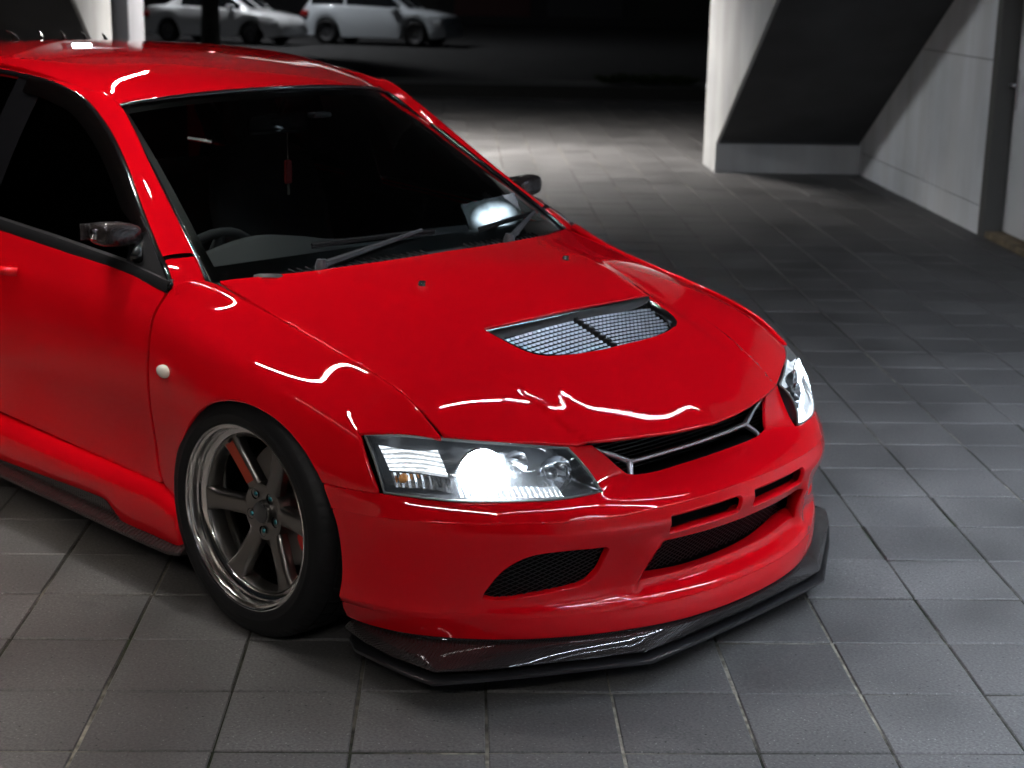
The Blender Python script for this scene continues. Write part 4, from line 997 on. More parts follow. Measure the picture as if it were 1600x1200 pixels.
def wiper(p0, p1, b0, b1, nm):
    root = MB(); p0, p1 = Vector(p0), Vector(p1); d = (p1 - p0)
    root.tube([p0, p0 + d*.12, p0 + d*.55, p1], [.013, .011, .008, .0055], 6)
    root.lathe([(0, .02), (.012, .018), (.017, .004), (.018, -.02)], 14, 'z', tuple(p0))
    o = root.build('wiper_arm', mat('wiper_grey', (.05, .052, .058), .35), car, auto=40)
    bm = MB(); b0, b1 = Vector(b0), Vector(b1)
    pts = [b0 + (b1 - b0)*t for t in np.linspace(0, 1, 12)]
    bm.tube([q for q in pts], .0055, 5); bm.tube([q + Vector((0, 0, -.008)) for q in pts], .0035, 4)
    bm.build('wiper_blade', BLACK, o); return o
def ws(u, v_, off=.012):
    q = SW(np.array([(u, v_)]))[0]; n = SW.normal(np.array([(u, v_)]))[0]; n *= np.sign(n[2]); return tuple(q + n*off)
wiper((-.205,-.425,.884), ws(.46, 3.85, .018), ws(.50, 2.0, .012), ws(.44, 4.1, .012), 0)
wiper((-.178,.285,.884), ws(.52, 6.85, .018), ws(.36, 5.0, .012), ws(.56, 7.0, .012), 1)

# ---- dark insides, bay, floor pan, arch liners
MB().box((-3.35, -.66, .17), (-.42, .66, .50)).build('floor_pan', VOID, car)
MB().box((-.40, -.60, .17), (.66, .60, .44)).build('engine_bay', VOID, car)
MB().box((-.40, -.66, .44), (.25, .66, .70)).build('bulkhead', VOID, car)
for x in (0, -2.625):
    for mm in (False, True):
        MB().lathe([(.352, -.60), (.352, -.835)], 30, 'y', (x + (.02 if x == 0 else 0), 0, .305), R(-8), R(188)).build('arch_liner', VOID, car, True, mirror=mm)
        MB().lathe([(0.01, -.58), (.352, -.58)], 30, 'y', (x, 0, .305), R(-8), R(188)).build('arch_back', VOID, car, True, mirror=mm)
# ---- cabin
INT = mat('interior_dark', (.07, .07, .074), .75); DASH = mat('dash_vinyl', (.20, .20, .202), .6)
rows = []
for x, z, cr_ in ((-.20,.845,0),(-.34,.868,.01),(-.48,.872,.016),(-.60,.862,.012),(-.66,.83,0),(-.68,.74,0)):
    rows.append([(x - .13*(y/.66)**2*(1 if x > -.5 else .3), y, z + .050*math.exp(-((y+.34)/.20)**2)*(1 if -.62 < x < -.38 else .25) - .02*(y/.66)**2) for y in np.linspace(-.66, .66, 33)])
v, f = loft(rows); dash = mesh('dashboard', v, f, DASH, car)
st = MB(); n = 32
cen = Vector((-.84, -.34, .73)); ax = Vector((-.92, 0, .40)).normalized(); e1 = Vector((0, 1, 0)); e2 = ax.cross(e1)
st.tube([cen + (e1*math.cos(2*math.pi*k/n) + e2*math.sin(2*math.pi*k/n))*.182 for k in range(n+1)], .015, 8, False)
for a in (0, 180, 270): st.tube([cen, cen + (e1*math.cos(R(a)) + e2*math.sin(R(a)))*.18], [.035, .014], 6)
st.build('steering_wheel', INT, car, True)
def seat(x, y, name):
    m_ = MB(); m_.box((x - .25, y - .25, .42), (x + .27, y + .25, .56), .05)
    secs = []
    for t, hw, th in ((0, .22, .09), (.2, .25, .10), (.5, .25, .09), (.72, .22, .08), (.78, .12, .06), (.84, .13, .07), (1, .10, .05)):
        cx = x - .28 - .20*t; z = .50 + .72*t
        secs.append([(cx + th*math.cos(R(a)), y + hw*abs(math.sin(R(a)))**.7*np.sign(math.sin(R(a))), z) for a in range(0, 360, 20)])
    m_.add(*loft(secs, closed=True)); m_.f.append(tuple(len(m_.v) - 18 + i for i in range(18)))
    return m_.build('seat', INT, car, True)
seat(-1.05, -.36, 's'); seat(-1.05, .36, 's')
MB().box((-2.15, -.62, .45), (-1.9, .62, .95), .08).build('rear_seat', INT, car, True)
rm = MB().box((-.93, -.115, 1.155), (-.905, .115, 1.22), .012).build('rear_view_mirror', GLOSSBLACK, car, auto=40)
MB().tube([(-.91, 0, 1.22), (-.875, 0, 1.265)], .008, 8).build('mirror_stalk', BLACK, rm)
MB().box((-.80, .02, 1.215), (-.76, .09, 1.232), .006).build('camera_housing', mat('grey_gadget', (.12, .12, .13), .3), rm)
ch = MB().box((-.905, .010, 1.00), (-.895, .038, 1.075), .004); ch.build('hanging_charm', mat('charm_red', (.30, .02, .02), .5), rm)
MB().tube([(-.90, .024, 1.16), (-.90, .024, 1.07)], .0015, 5).build('charm_cord', mat('cord', (.3, .28, .25), .8), rm)
MB().tube([(-.90, .024, 1.0), (-.90, .027, .965)], .004, 5).build('charm_tassel', mat('tassel', (.18, .17, .16), .8), rm)
GLARE = mat('glare_glow', (.02, .02, .02), .2, emit=(.72, .86, 1.), estr=7)  # glow that imitates a bright reflection low in the windscreen
def _glare():
    n, l, b = nodes(GLARE); tc = n.new('ShaderNodeTexCoord'); nz = n.new('ShaderNodeTexNoise'); nz.inputs['Scale'].default_value = 24; l.new(tc.outputs['Object'], nz.inputs[0])
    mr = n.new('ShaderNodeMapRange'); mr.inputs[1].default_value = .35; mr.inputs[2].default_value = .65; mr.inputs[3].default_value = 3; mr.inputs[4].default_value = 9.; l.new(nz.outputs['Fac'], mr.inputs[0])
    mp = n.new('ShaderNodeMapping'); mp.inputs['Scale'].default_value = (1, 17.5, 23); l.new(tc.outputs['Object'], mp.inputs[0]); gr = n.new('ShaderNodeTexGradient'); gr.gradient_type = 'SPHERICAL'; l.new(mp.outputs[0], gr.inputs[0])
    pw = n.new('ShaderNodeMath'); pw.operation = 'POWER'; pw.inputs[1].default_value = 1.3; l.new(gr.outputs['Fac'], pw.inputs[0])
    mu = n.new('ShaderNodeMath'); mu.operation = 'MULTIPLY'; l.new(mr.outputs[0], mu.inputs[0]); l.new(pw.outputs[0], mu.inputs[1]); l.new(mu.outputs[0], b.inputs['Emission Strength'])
_glare()
ds_ = MB().box((-.006, -.066, -.050), (0, .066, .050), .003).build('glare_plate', GLOSSBLACK, dash, auto=40); ds_.scale = (1, 1.4, 1.4); ds_.location = (-.39, .44, .910); ds_.rotation_euler = (R(14), R(-38), R(-38))  # made-up dark plate that carries the glowing patch
dg_ = MB().box((.0005, -.064, -.050), (.0025, .064, .050)).build('glare_patch', GLARE, dash); dg_.scale = (1, 1.4, 1.4); dg_.location = (-.39, .44, .910); dg_.rotation_euler = (R(14), R(-38), R(-38))  # made-up glowing patch in place of a windscreen reflection
hl_ = MB().add(*loft([[tuple(np.array(p) + np.array([0, 0, -.03])) for p in r] for r in SR(np.array([(u, v_) for u in np.linspace(.9, 8.6, 8) for v_ in np.linspace(.4, 7.6, 9)])).reshape(8, 9, 3)])).build('headliner', mat('liner', (.10, .10, .10), .9), roof, True)

MB().box((-2.36, -.66, .40), (-2.33, .66, 1.22)).build('rear_partition', VOID, car)
for mm in (False, True):
    v, f = loft([[(x, -.765, .86), (x, -.66, 1.12), (x, -.585, 1.32)] for x in (-1.25, -1.46)]); mesh('post_trim', v, f, INT_, car, mirror=mm)
# ---- tail: boot, rear screen, bumper (behind the frame)
v, f = loft([[(-2.70,y,1.31 - .05*(y/.55)**2) for y in np.linspace(-.52,.52,9)], [(-2.95,y,1.13 - .04*(y/.6)**2) for y in np.linspace(-.58,.58,9)], [(-3.12,y,.99 - .02*(y/.6)**2) for y in np.linspace(-.66,.66,9)]]); mesh('rear_screen', v, f, TINT, car)
v, f = loft([[(-3.12,y,.985) for y in np.linspace(-.68,.68,9)], [(-3.30,y,.985) for y in np.linspace(-.68,.68,9)], [(-3.50,y,.96) for y in np.linspace(-.65,.65,9)], [(-3.55,y,.90) for y in np.linspace(-.65,.65,9)], [(-3.56,y,.60) for y in np.linspace(-.65,.65,9)]]); mesh('boot_lid', v, f, PAINT, car)
v, f = loft([[(-3.42,-.75,z),(-3.54,-.66,z),(-3.60,-.3,z),(-3.61,0,z),(-3.60,.3,z),(-3.54,.66,z),(-3.42,.75,z)] for z in (.62,.5,.36,.24)]); mesh('rear_bumper', v, f, PAINT, car)
wg = MB(); wg.add(*loft([[(-3.62,y,1.30),(-3.54,y,1.325),(-3.38,y,1.30),(-3.54,y,1.30)] for y in np.linspace(-.70,.70,7)], closed=True))
for s in (-1, 1): wg.box((-3.50, s*.55-.012, .96), (-3.42, s*.55+.012, 1.30))
wg.build('rear_wing', PAINT, car, auto=30)
# vortex fins along the rear edge of the roof
for k in range(9):
    y = -.40 + k*.1; x = -2.44 - .10*(y/.4)**2*.3
    z = float(SR(SR.invert([(x, y, 1.37)], (0, 1)))[0, 2])
    fin = [(0, 0), (.018, .020), (.045, .036), (.068, .043), (.074, .040), (.052, .026), (.044, .010), (.044, 0)]
    yaw = R(14 if y > .01 else -14)
    fm = MB(); fm.prism(fin, ((x, y, z - .003), (-math.cos(yaw), math.sin(yaw), 0), (0, 0, 1), (math.sin(yaw), math.cos(yaw), 0)), -.003, .003)
    fm.build('roof_fin', mat('fin_paint', (.10, .10, .10), .12, .6, coat=1) if k == 0 else bpy.data.materials['fin_paint'], roof)
# ---- wheels
RIMG = mat('wheel_gunmetal', (.20, .19, .18), .30, 1., coat=.3)
LIP = mat('wheel_polished_lip', (.82, .80, .78), .14, 1)
NUT = mat('nut_teal', (.02, .14, .16), .35, .7)
DISC = mat('brake_disc', (.30, .29, .28), .38, 1); CAL = mat('caliper_red', (.70, .02, .012), .35, coat=.6)
YW = .865
def tread():
    """tyre with ribs and shoulder blocks"""
    ro, hw, n = .3214, .1325, 360
    prof = [(.232, -.108), (.2395, -.1120), (.2425, -.1165), (.246, -.1185), (.254, -.1205), (.262, -.1212), (.264, -.1222), (.268, -.1222), (.270, -.1208), (.280, -.1195), (.290, -.1165), (.2975, -.1125), (.3015, -.1095), (.3045, -.1065)]
    tr = [(.3095, -.1015), (.3145, -.094), (.3175, -.086), (.3190, -.079), (.3140, -.0785), (.3140, -.0720), (.3195, -.0715), (.3208, -.050), (.3210, -.032), (.3150, -.0315), (.3150, -.0235), (.3214, -.023), (.3214, 0)]
    half = prof + tr; full_ = half + [(r, -y) for r, y in half[-2::-1]]
    v, f = [], []
    for k in range(n):
        a = 2*math.pi*k/n; g = (k % 6) == 0
        for r, y in full_:
            rr = r; tw = 0
            if abs(y) > .080 and abs(y) < .108 and r > .3015 and g: rr = r - .0018
            if .03 < abs(y) < .078 and r > .3185 and (k % 8) == 3: rr = r - .003
            aa = a + (1.1*(abs(y) - .09) if r > .3015 else 0)
            v.append((rr*math.cos(aa), y, rr*math.sin(aa)))
    m = len(full_)
    for k in range(n):
        k2 = (k+1) % n
        for j in range(m-1): f.append((k*m+j, k*m+j+1, k2*m+j+1, k2*m+j))
    return v, f
def make_wheel(parent, loc, rotz, caliper_deg):
    # local frame: outer face towards -y, axle at the origin, lip plane at y = -.108
    yo = -.1175
    bar = MB(); bar.lathe([(.2300, .095), (.2330, .080), (.2160, .055), (.2060, .02), (.2045, -.040), (.2060, -.066), (.2085, -.072), (.2100, -.0745), (.2200, -.0780), (.2222, -.0800), (.2228, -.0850), (.2225, -.0880), (.2262, -.0915), (.2275, -.0990), (.2282, -.1060), (.2298, -.1085), (.2345, -.1100), (.2352, -.1125), (.2362, yo+.002), (.2395, yo), (.2425, yo+.001), (.2440, yo+.005), (.2430, yo+.012), (.236, yo+.014)], 128, 'y')
    wh = bar.build('wheel', LIP, parent, auto=32); wh.location = loc; wh.rotation_euler = (0, 0, rotz)
    tv_, tf_ = tread(); ty = mesh('tyre', tv_, tf_, RUBBER, wh); sharp(ty.data, 35)
    hub_y = -.050
    hb = MB(); hb.lathe([(.2072, -.062), (.2068, -.0705), (.2020, -.0715), (.1985, -.066), (.1975, -.03)], 96, 'y'); hb.build('inner_ring', RIMG, wh, auto=35)
    hb = MB(); hb.lathe([(0, -.058), (.027, -.058), (.030, -.056), (.0305, -.050), (.031, -.048), (.046, -.049), (.066, -.0525), (.0745, -.0505), (.077, -.044), (.077, .01)], 64, 'y'); hb.build('hub', RIMG, wh, auto=32)
    hc = MB(); hc.lathe([(0, -.064), (.022, -.064), (.0265, -.062), (.0275, -.057)], 48, 'y'); hc.build('centre_cap', mat('cap_dark', (.03, .03, .03), .3, coat=.5), wh, auto=35)
    for k in range(6):
        a = R(60*k + (2 if 1 else 0)); ca, sa = math.cos(a), math.sin(a)
        sp = MB(); secs = []
        for t in np.linspace(0, 1, 13):
            r = .060 + (.2055 - .060)*t
            hwid = .0235 + .002*t + .011*max(0, (t - .72)/.28)**1.7 + .008*max(0, (.16 - t)/.16)**1.5
            yf = -.0500 - .0245*t**1.15
            th = .030; rl = .006
            sec = [(-hwid, yf + th), (-hwid - .001, yf + rl*1.6), (-hwid + rl*.4, yf + rl*.4), (-hwid + rl*1.4, yf), (-hwid*.35, yf - .0008), (hwid*.35, yf - .0008), (hwid - rl*1.4, yf), (hwid - rl*.4, yf + rl*.4), (hwid + .001, yf + rl*1.6), (hwid, yf + th)]
            secs.append([(r*ca - q*sa, y, r*sa + q*ca) for q, y in sec])
        sp.add(*loft(secs, closed=True)); o = sp.build('spoke', RIMG, wh, auto=48)
        if k == 2:
            secs = []
            for t in np.linspace(.16, .93, 10):
                r = .060 + (.2055 - .060)*t; hwid = .0235 + .002*t - .008; yf = -.0500 - .0245*t**1.15 - .0022
                secs.append([(r*ca - q*sa, yf, r*sa + q*ca) for q in (-hwid, 0, hwid)])
            m_ = MB(); m_.add(*loft(secs)); m_.build('spoke_decal', mat('decal_orange_red', (.34, .035, .012), .5), wh)
    for k in range(5):
        a = R(72*k + 54); x, z = .0515*math.cos(a), .0515*math.sin(a)
        p = MB(); p.lathe([(.0140, -.0528), (.0125, -.0515), (.0120, -.034), (0, -.034)], 20, 'y', (x, 0, z)); p.build('nut_pocket', VOID, wh, auto=35)
        nb = MB(); nb.lathe([(0, -.052), (.0055, -.052), (.0080, -.049), (.0088, -.030)], 6, 'y', (x, 0, z)); nb.build('lug_nut', NUT, wh, auto=30)
    vs = MB(); a = R(118); vs.tube([(.2075*math.cos(a), -.062, .2075*math.sin(a)), (.195*math.cos(a), -.084, .195*math.sin(a))], .004, 8); vs.build('valve', BLACK, wh)
    ds = MB(); ds.lathe([(.07, .012), (.0705, .030), (.095, .032), (.160, .032), (.162, .036), (.162, .050), (.160, .054), (.08, .054)], 96, 'y'); ds.build('brake_disc', DISC, wh, auto=35)
    cm = MB(); c0 = R(caliper_deg)
    secs = []
    for t in np.linspace(-.62, .62, 15):
        a = c0 + t; e = 1 - (abs(t)/.62)**4*.35
        secs.append([(r*math.cos(a), y, r*math.sin(a)) for r, y in ((.100, -.012+.012*(1-e)), (.135, -.024+.014*(1-e)), (.168, -.022+.014*(1-e)), (.184, -.008), (.186, .055), (.10, .055))])
    cm.add(*loft(secs, closed=True)); cm.f.append(tuple(range(6))); cm.f.append(tuple(len(cm.v)-6+i for i in reversed(range(6))))
    cm.build('brake_caliper', CAL, wh, auto=40)
    return wh
ZA = .3225
wfr = make_wheel(car, (0, -(YW - .1175), ZA), 0, 0)
def copy_tree(o, parent=None):
    c = o.copy(); C.objects.link(c); c.parent = parent
    for ch_ in o.children: copy_tree(ch_, c)
    return c
for x, s in ((0, 1), (-2.625, -1), (-2.625, 1)):
    c = copy_tree(wfr, car); c.location = (x, s*(YW - .1175), ZA); c.rotation_euler = (0, 0, math.pi if s > 0 else 0)

# ---- headlamps
SL = make_lens()
BEZ = mat('lamp_bezel', (.030, .032, .036), .28, .3, coat=.5)
REFL = mat('lamp_reflector', (.80, .82, .85), .10, 1)
def facet(m):
    n, l, b = nodes(m); tc = n.new('ShaderNodeTexCoord'); wv = n.new('ShaderNodeTexWave'); wv.inputs['Scale'].default_value = 28; wv.bands_direction = 'Y'
    l.new(tc.outputs['Object'], wv.inputs[0]); bp = n.new('ShaderNodeBump'); bp.inputs['Strength'].default_value = .8; bp.inputs['Distance'].default_value = .004
    l.new(wv.outputs['Fac'], bp.inputs['Height']); l.new(bp.outputs[0], b.inputs['Normal']); return m
FAC = facet(mat('lamp_fluted_reflector', (.78, .80, .83), .12, 1))
XEN = mat('xenon_glow', (1, 1, 1), .3, emit=(.80, .90, 1.), estr=90)
HALO = mat('reflector_glow', (1, 1, 1), .3, emit=(.82, .91, 1.), estr=4.5)  # reflectors glow themselves, in place of the lamp light they catch
def _halo():
    n, l, b = nodes(HALO); tc = n.new('ShaderNodeTexCoord'); wv = n.new('ShaderNodeTexWave'); wv.inputs['Scale'].default_value = 34; wv.bands_direction = 'Z'; wv.inputs['Distortion'].default_value = 3; wv.inputs['Detail Scale'].default_value = 6
    l.new(tc.outputs['Object'], wv.inputs[0]); nz = n.new('ShaderNodeTexNoise'); nz.inputs['Scale'].default_value = 26; l.new(tc.outputs['Object'], nz.inputs[0])
    mu = n.new('ShaderNodeMath'); mu.operation = 'MULTIPLY'; l.new(wv.outputs['Fac'], mu.inputs[0]); l.new(nz.outputs['Fac'], mu.inputs[1])
    mr = n.new('ShaderNodeMapRange'); mr.inputs[1].default_value = .05; mr.inputs[2].default_value = .5; mr.inputs[3].default_value = .08; mr.inputs[4].default_value = 1.6; l.new(mu.outputs[0], mr.inputs[0]); l.new(mr.outputs[0], b.inputs['Emission Strength'])
_halo()
FLUTE = facet(mat('lamp_fluted_strip', (.78, .80, .83), .12, 1, emit=(.82, .91, 1.), estr=.30))  # trim strip with a faint glow for the xenon light on it
AMB = mat('amber_bulb', (.75, .30, .06), .25, coat=.6)
def bowl(c, d, r, depth, n=28):
    """paraboloid opening towards d"""
    c, d = Vector(c), Vector(d).normalized(); a = d.orthogonal().normalized(); b = d.cross(a); rows = []
    for t in np.linspace(.06, 1, 9):
        rows.append([(c + d*(depth*(t*t - 1)) + (a*math.cos(2*math.pi*k/n) + b*math.sin(2*math.pi*k/n))*r*t)[:] for k in range(n)])
    return loft(rows, closed=True)
def disc(c, d, r, bulge, n=28):
    c, d = Vector(c), Vector(d).normalized(); a = d.orthogonal().normalized(); b = d.cross(a); rows = []
    for t in np.linspace(.02, 1, 7):
        rows.append([(c + d*bulge*(1 - t*t) + (a*math.cos(2*math.pi*k/n) + b*math.sin(2*math.pi*k/n))*r*t)[:] for k in range(n)])
    v, f = loft(rows, closed=True); f.append(tuple(range(n))); return v, f
for mm in (False, True):
    lp = uvloop(SL, .13, 3.87, .06, 4.94, 16)
    lens = panel('headlamp', SL, lp, LENS, car, roll=.0035, depth=.006, step=.03, flip=True, mirror=mm)
    n_ = SL.normal(SL.invert(lp)); n_ = -n_*1.0
    ring0 = np.array(lp) + n_*-.004; cen_ = ring0.mean(0); back = np.array([-.085, .03, -.004])
    rows = [ring0, cen_ + (ring0 - cen_)*.955 + back*.12, cen_ + (ring0 - cen_)*.93 + back*.55, cen_ + (ring0 - cen_)*.85 + back]
    v, f = loft([[tuple(p) for p in r] for r in rows], closed=True); f.append(tuple(len(v) - len(ring0) + i for i in range(len(ring0))))
    mesh('lamp_housing', v, f, BEZ, lens, mirror=mm)
    # pale gasket edge
    MB().tube([tuple(p) for p in list(ring0) + [ring0[0]]], .0032, 6, False).build('lamp_rim', mat('rim_grey', (.20, .20, .19), .4) if not mm else bpy.data.materials['rim_grey'], lens, True, mirror=mm)
    fw = Vector((.93, -.36, .04))
    def on(u, v_, off): 
        q = SL(np.array([(u, v_)]))[0]; nn = -SL.normal(np.array([(u, v_)]))[0]; return Vector(q) - Vector(nn)*off
    # low beam projector
    c1 = on(2.0, 2.62, .030)
    MB().add(*bowl(c1, fw, .060, .045)).build('low_beam_bowl', HALO, lens, True, mirror=mm)
    MB().add(*disc(c1 - fw*.010, fw, .050, .016)).build('low_beam_lens', XEN, lens, True, mirror=mm)
    MB().tube([tuple(c1 + fw*.002 + (fw.orthogonal().normalized()*math.cos(R(a)) + fw.cross(fw.orthogonal().normalized())*math.sin(R(a)))*.060) for a in range(0, 361, 15)], .003, 6, False).build('low_beam_ring', CHROME, lens, True, mirror=mm)
    # side light / position lamp block outside it: fluted reflector
    rows = []
    for u in np.linspace(.55, 2.5, 8):
        rows.append([tuple(on(u, v_, .026 + .020*math.sin((v_ - 3.25)/1.5*math.pi))) for v_ in np.linspace(3.25, 4.72, 10)])
    v, f = loft(rows); mesh('side_light_reflector', v, f, HALO, lens, mirror=mm)
    rows = []
    for u in np.linspace(2.62, 3.62, 6):
        rows.append([tuple(on(u, v_, .022 + .022*math.sin((v_ - 2.7)/2.0*math.pi))) for v_ in np.linspace(2.7, 4.7, 14)])
    v, f = loft(rows); mesh('turn_signal_reflector', v, f, FAC, lens, mirror=mm)
    ab = MB(); ab.add(*disc(on(2.95, 4.42, .022), fw, .012, .016)); ab.build('turn_signal_bulb', AMB, lens, True, mirror=mm)
    # high beam bowl and bulb shield
    c2 = on(2.05, 1.05, .022)
    MB().add(*bowl(c2, fw, .046, .05)).build('high_beam_bowl', REFL, lens, True, mirror=mm)
    hs_ = MB(); hs_.add(*disc(c2 - fw*.012, fw, .016, .016)); hs_.build('high_beam_shield', BEZ, lens, True, mirror=mm)
    c3 = on(1.35, 1.98, .018)
    MB().add(*bowl(c3, fw, .034, .03)).build('bezel_ring', CHROME, lens, True, mirror=mm)
    rows = []
    for u in np.linspace(3.0, 3.75, 4): rows.append([tuple(on(u, v_, .014 + .01*(3.75-u))) for v_ in np.linspace(1.2, 3.1, 16)])
    v, f = loft(rows); mesh('lower_trim', v, f, FLUTE, lens, mirror=mm)
    MB().tube([tuple(on(1.0, .35, .02)), tuple(on(2.6, .72, .02))], .004, 6).build('bezel_rib', CHROME, lens, mirror=mm)
# ================================================================ across the street
def px_ground(px, py, z):
    d = Vector(view_r)*((px - 800)/2471) + Vector(view_u)*(-(py - 600)/2471) + Vector(view_f); t = (z - camp[2])/d.z; return Vector(camp) + d*t
def street_car(loc, heading, paint, label, L, Hh, Wd, wb, prof, glass_top, wr, suv=False):
    t = tag(empty('parked_car', loc), label, 'car', 'cars parked across the street'); t.rotation_euler = (0, 0, heading)
    # prof: lower body deck line (x, z); glass_top: roof line (x, z); x from tail (-) to nose (+)
    px_ = np.linspace(-L/2, L/2, 41); deck = np.interp(px_, [q[0] for q in prof], [q[1] for q in prof])
    rows = []
    for x, zt in zip(px_, deck):
        e = abs(x)/(L/2); hw = Wd/2*(1 - .16*e**6 - .03*e**2); zb = .20 + .06*max(0, e - .8)/.2
        for ax_ in (-wb/2, wb/2):
            dx = abs(x - ax_)
            if dx < wr*1.12: zb = max(zb, wr + math.sqrt(max(0, (wr*1.12)**2 - dx*dx)))
        r = []
        for q, zz in ((hw*.86, zb), (hw*.97, zb + .02), (hw, zb + (zt - zb)*.35), (hw*.995, zb + (zt - zb)*.72), (hw*.95, zt - .03), (hw*.86, zt), (0, zt + .03)): r.append((x, q, zz))
        rows.append(r[:-1] + [(x, 0, r[-1][2])] + [(x, -q, zz) for x, q, zz in r[-2::-1]])
    v, f = loft(rows); f += [tuple(range(13)), tuple(len(v) - 13 + i for i in reversed(range(13)))]
    body = mesh('body', v, f, paint, t); sharp(body.data, 40)
    gx = [q[0] for q in glass_top]; rows = []
    for x in np.linspace(gx[0], gx[-1], 25):
        zr = float(np.interp(x, gx, [q[1] for q in glass_top])); zd = float(np.interp(x, px_, deck)) - .01; hr_ = max(zr - zd, .002); hw = Wd/2
        rows.append([(x, hw*.86, zd), (x, hw*.80, zd + hr_*.5), (x, hw*.70, zd + hr_*.93), (x, hw*.60, zr), (x, 0, zr + .02), (x, -hw*.60, zr), (x, -hw*.70, zd + hr_*.93), (x, -hw*.80, zd + hr_*.5), (x, -hw*.86, zd)])
    v, f = loft(rows); cab = mesh('cabin', v, f, paint, t); sharp(cab.data, 50)
    gm = bpy.data.materials.get('street_glass') or mat('street_glass', (.010, .011, .013), .08)
    x0, x1 = gx[1], gx[-2]; cuts = [(gx[0] + (x0 - gx[0])*.8, (x0 + x1)/2 - .05), ((x0 + x1)/2 + .03, x1 + (gx[-1] - x1)*.72)]
    for s in (1, -1):
        for a, b in cuts:
            rows = []
            for x in np.linspace(a, b, 12):
                zr = float(np.interp(x, gx, [q[1] for q in glass_top])); zd = float(np.interp(x, px_, deck)) - .01; hr_ = max(zr - zd, .002); hw = Wd/2
                rows.append([(x, s*(hw*.855 + .008), zd + hr_*.06), (x, s*(hw*.80 + .010), zd + hr_*.5), (x, s*(hw*.715 + .010), zd + hr_*.86)])
            v, f = loft(rows); mesh('side_window', v, f if s < 0 else [q[::-1] for q in f], gm, t)
    for (a, b), nm in (((gx[-1] - .04, gx[-2] + .10), 'windscreen'), ((gx[0] + .04, gx[1] - .10), 'rear_window')):
        rows = []
        for x in np.linspace(a, b, 5):
            zr = float(np.interp(x, gx, [q[1] for q in glass_top])); hw = Wd/2
            rows.append([(x + (.01 if nm == 'windscreen' else -.01), y, zr + .012) for y in (-hw*.56, 0, hw*.56)])
        v, f = loft(rows); mesh(nm, v, f, gm, t)
    for ax_ in (-wb/2, wb/2):
        for s in (1, -1):
            ty = MB(); ty.lathe([(wr*.64, -.10), (wr*.70, -.115), (wr*.95, -.105), (wr, -.08), (wr, .08), (wr*.95, .105), (wr*.64, .10)], 32, 'y'); wo = ty.build('wheel', RUBBER, t, True); wo.location = (ax_, s*(Wd/2 - .115), wr); wo.rotation_euler = (0, 0, 0 if s < 0 else math.pi)
            rm_ = MB(); rm_.lathe([(.02, -.075), (.06, -.08), (wr*.30, -.070), (wr*.62, -.085), (wr*.66, -.10), (wr*.64, .09)], 24, 'y'); rm_.build('rim', mat('street_rim', (.10, .10, .105), .4, .7) if not bpy.data.materials.get('street_rim') else bpy.data.materials['street_rim'], wo, True)
    zl = float(np.interp(L/2 - .12, px_, deck)); zr_ = float(np.interp(-L/2 + .1, px_, deck))
    for s in (1, -1):
        h = MB(); h.box((L/2 - .42, s*Wd*.27, zl - .20), (L/2 - .10, s*Wd*.455, zl - .05), .03); h.build('headlight', bpy.data.materials.get('street_lamp_lens') or mat('street_lamp_lens', (.65, .67, .7), .12, .4), t, auto=40)
        h = MB(); h.box((-L/2 + .04, s*Wd*.28, zr_ - .24), (-L/2 + .28, s*Wd*.46, zr_ - .07), .02); h.build('tail_light', bpy.data.materials.get('street_tail') or mat('street_tail', (.25, .01, .01), .2), t, auto=40)
        h = MB(); h.box((.62, s*Wd*.47, .92), (.82, s*Wd*.55, 1.05), .03); h.build('wing_mirror', paint, t, auto=40)
    return t
ZR = -.30
right_dir = Vector(view_r); base_h = math.atan2(right_dir.y, right_dir.x)
WHITE = mat('white_car_paint', (.80, .81, .83), .30, coat=1, coat_rough=.05); SILV = mat('pale_car_paint', (.55, .59, .63), .32, coat=1, coat_rough=.05)
street_car(px_ground(352, 67, ZR), base_h - R(22), WHITE, 'white saloon parked across the street behind the slim tree trunk', 4.4, 1.45, 1.72, 2.6,
           [(-2.2,.62),(-2.15,.88),(-1.95,.97),(-1.3,.99),(.75,.94),(1.5,.86),(2.0,.76),(2.17,.62),(2.2,.5)], [(-1.55,.98),(-.75,1.40),(-.1,1.45),(.35,1.42),(1.15,.93)], .315)
street_car(px_ground(597, 70, ZR), base_h - R(18), SILV, 'pale grey tall hatchback parked across the street to the right of the white saloon', 4.3, 1.6, 1.78, 2.62,
           [(-2.15,.55),(-2.12,.9),(-2.0,1.06),(-1.3,1.08),(.7,1.02),(1.4,.96),(1.95,.84),(2.12,.66),(2.15,.5)], [(-2.0,1.05),(-1.75,1.45),(-.6,1.60),(.2,1.57),(1.05,1.0)], .345)
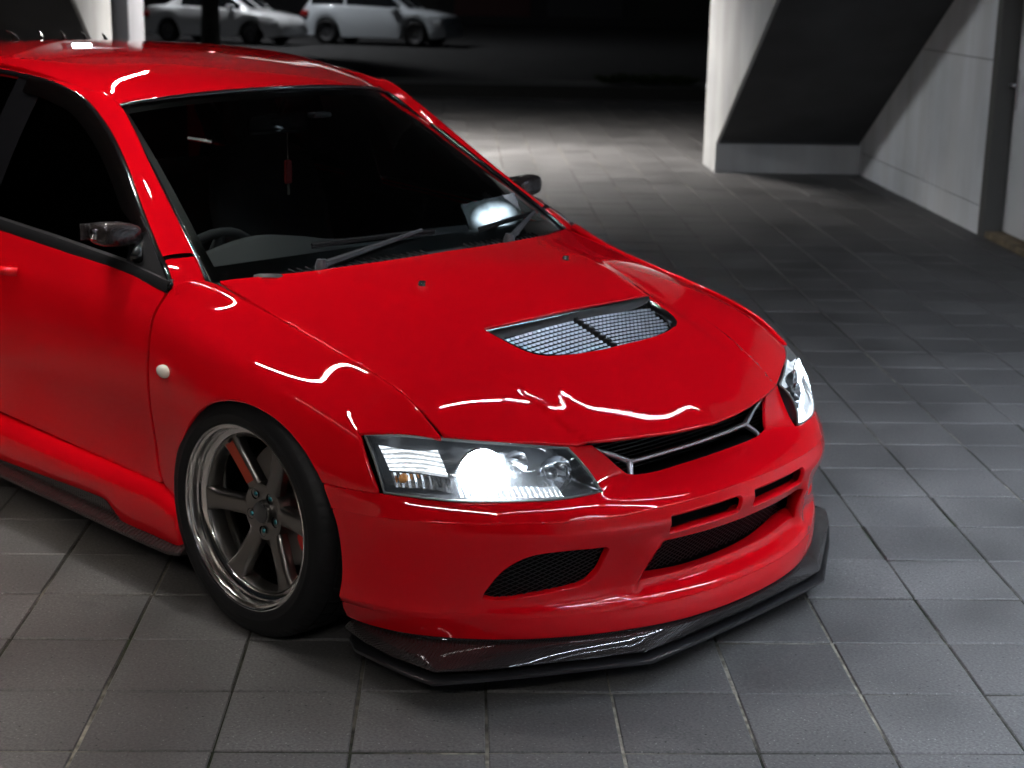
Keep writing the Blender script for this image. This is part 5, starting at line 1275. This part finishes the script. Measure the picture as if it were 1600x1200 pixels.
# slim street tree in front of the white saloon
tp = px_ground(329, 66, -.14); tr = tag(empty('street_tree', tp), 'slim street tree with dark trunk in front of the white saloon', 'tree')
m_ = MB(); m_.tube([(0, 0, -.1), (.02, .01, 1.2), (-.02, 0, 2.4), (.03, .02, 3.6), (0, 0, 4.6)], [.25, .22, .20, .15, .08], 12)
for k in range(7):
    a = k*2.4; m_.tube([(0, 0, 3.0 + .2*k), (math.cos(a)*.6, math.sin(a)*.6, 3.7 + .2*k), (math.cos(a)*1.2, math.sin(a)*1.2, 4.1 + .22*k)], [.06, .04, .015], 6)
BARK = noise_mix(mat('bark', rough=.9, spec=.2), 14, (.07, .075, .065), (.14, .145, .13), .3, .7, 5, bump=.5, bscale=30, bdist=.01)
m_.build('trunk', BARK, tr, True)
lv, lf = [], []
for k in range(2600):
    d = rng.normal(0, 1, 3); d /= np.linalg.norm(d); c = np.array([0, 0, 4.9]) + d*rng.uniform(.5, 1)**.5*np.array([1.7, 1.7, 1.2]); c += .25*np.sin(c*3.1)
    a, b = rng.normal(0, 1, (2, 3))*.07; o = len(lv); lv += [tuple(c - a), tuple(c + b), tuple(c + a), tuple(c - b)]; lf.append((o, o+1, o+2, o+3))
mesh('crown', lv, lf, mat('leaf', (.05, .08, .03), .6), tr, False)
# low plants along the edge of the paving
LEAF = mat('plant_leaf', (.06, .09, .035), .55)
for k, (px, py) in enumerate(((955, 130), (985, 128), (1012, 131), (1040, 129), (1066, 132))):
    p = px_ground(px, py, -.12); pt = tag(empty('low_plant', p), ['low leafy plant at the dark edge of the paving, %s in the row' % q for q in ('leftmost', 'second from left', 'middle one', 'second from right', 'rightmost')][k], 'plant', 'low plants along the paving edge')
    v, f = [], []
    for q in range(120):
        a = rng.uniform(0, 6.28); r0 = rng.uniform(.0, .16); ln = rng.uniform(.12, .26); up = rng.uniform(.4, 1.2); b0 = np.array([math.cos(a)*r0, math.sin(a)*r0, .0]); dr = np.array([math.cos(a), math.sin(a), up]); dr /= np.linalg.norm(dr); sd = np.array([-math.sin(a), math.cos(a), 0])*.022
        o = len(v); v += [tuple(b0), tuple(b0 + dr*ln*.55 + sd), tuple(b0 + dr*ln + np.array([math.cos(a), math.sin(a), -.3])*.04), tuple(b0 + dr*ln*.55 - sd)]; f.append((o, o+1, o+2, o+3))
    mesh('leaves', v, f, LEAF, pt, False); MB().tube([(0, 0, -.05), (0, 0, .08)], .012, 6).build('stem', BARK, pt)
# street light that lights the parked cars, its pole outside the picture
lp0 = px_ground(190, 40, -.14); lpt = tag(empty('street_lamp', lp0), 'tall grey street lamp beside the parked white saloon', 'street lamp')
hd = px_ground(352, 67, ZR) + Vector((.6, -.3, 0)) - lp0
m_ = MB(); m_.tube([(0, 0, -.1), (0, 0, 6.2), (hd.x*.2, hd.y*.2, 6.9), (hd.x*.85, hd.y*.85, 7.0)], [.09, .06, .05, .04], 10); m_.build('pole', SATIN, lpt, True)
m_ = MB(); m_.box((hd.x - .5, hd.y - .3, 6.94), (hd.x + .5, hd.y + .3, 7.06), .03); m_.build('lamp_head', SATIN, lpt)
m_ = MB(); m_.box((hd.x - .4, hd.y - .22, 6.91), (hd.x + .4, hd.y + .22, 6.938)); m_.build('lamp_panel', mat('street_glow', (1, 1, 1), .5, emit=(.95, .97, 1.), estr=300), lpt)
# shop fronts behind, unlit
bp_ = px_ground(900, 30, ZR); bt = tag(empty('shop_building', sw(0, 62)), 'dark unlit shop building with shutters across the street', 'building')
iv3 = Matrix.Translation(Vector(sw(0, 62))).inverted()
a = MB(); swbox(a, -60, 60, 62, 70, -.3, 9); wput(a, 'wall', mat('shop_wall', (.02, .02, .022), .8), bt, iv3)
for k in range(24):
    s0 = -46 + k*3.8; a = MB()
    for q in range(9): swbox(a, s0, s0 + 3.1, 61.93 - (q % 2)*.02, 61.99, .02 + q*.32, .02 + (q + 1)*.32)
    wput(a, 'shutter', [bpy.data.materials.get('shutter_red') or mat('shutter_red', (.05, .008, .008), .6), bpy.data.materials.get('shutter_grey') or mat('shutter_grey', (.03, .03, .035), .6), bpy.data.materials.get('shutter_dark') or mat('shutter_dark', (.02, .022, .02), .6)][k % 3], bt, iv3)
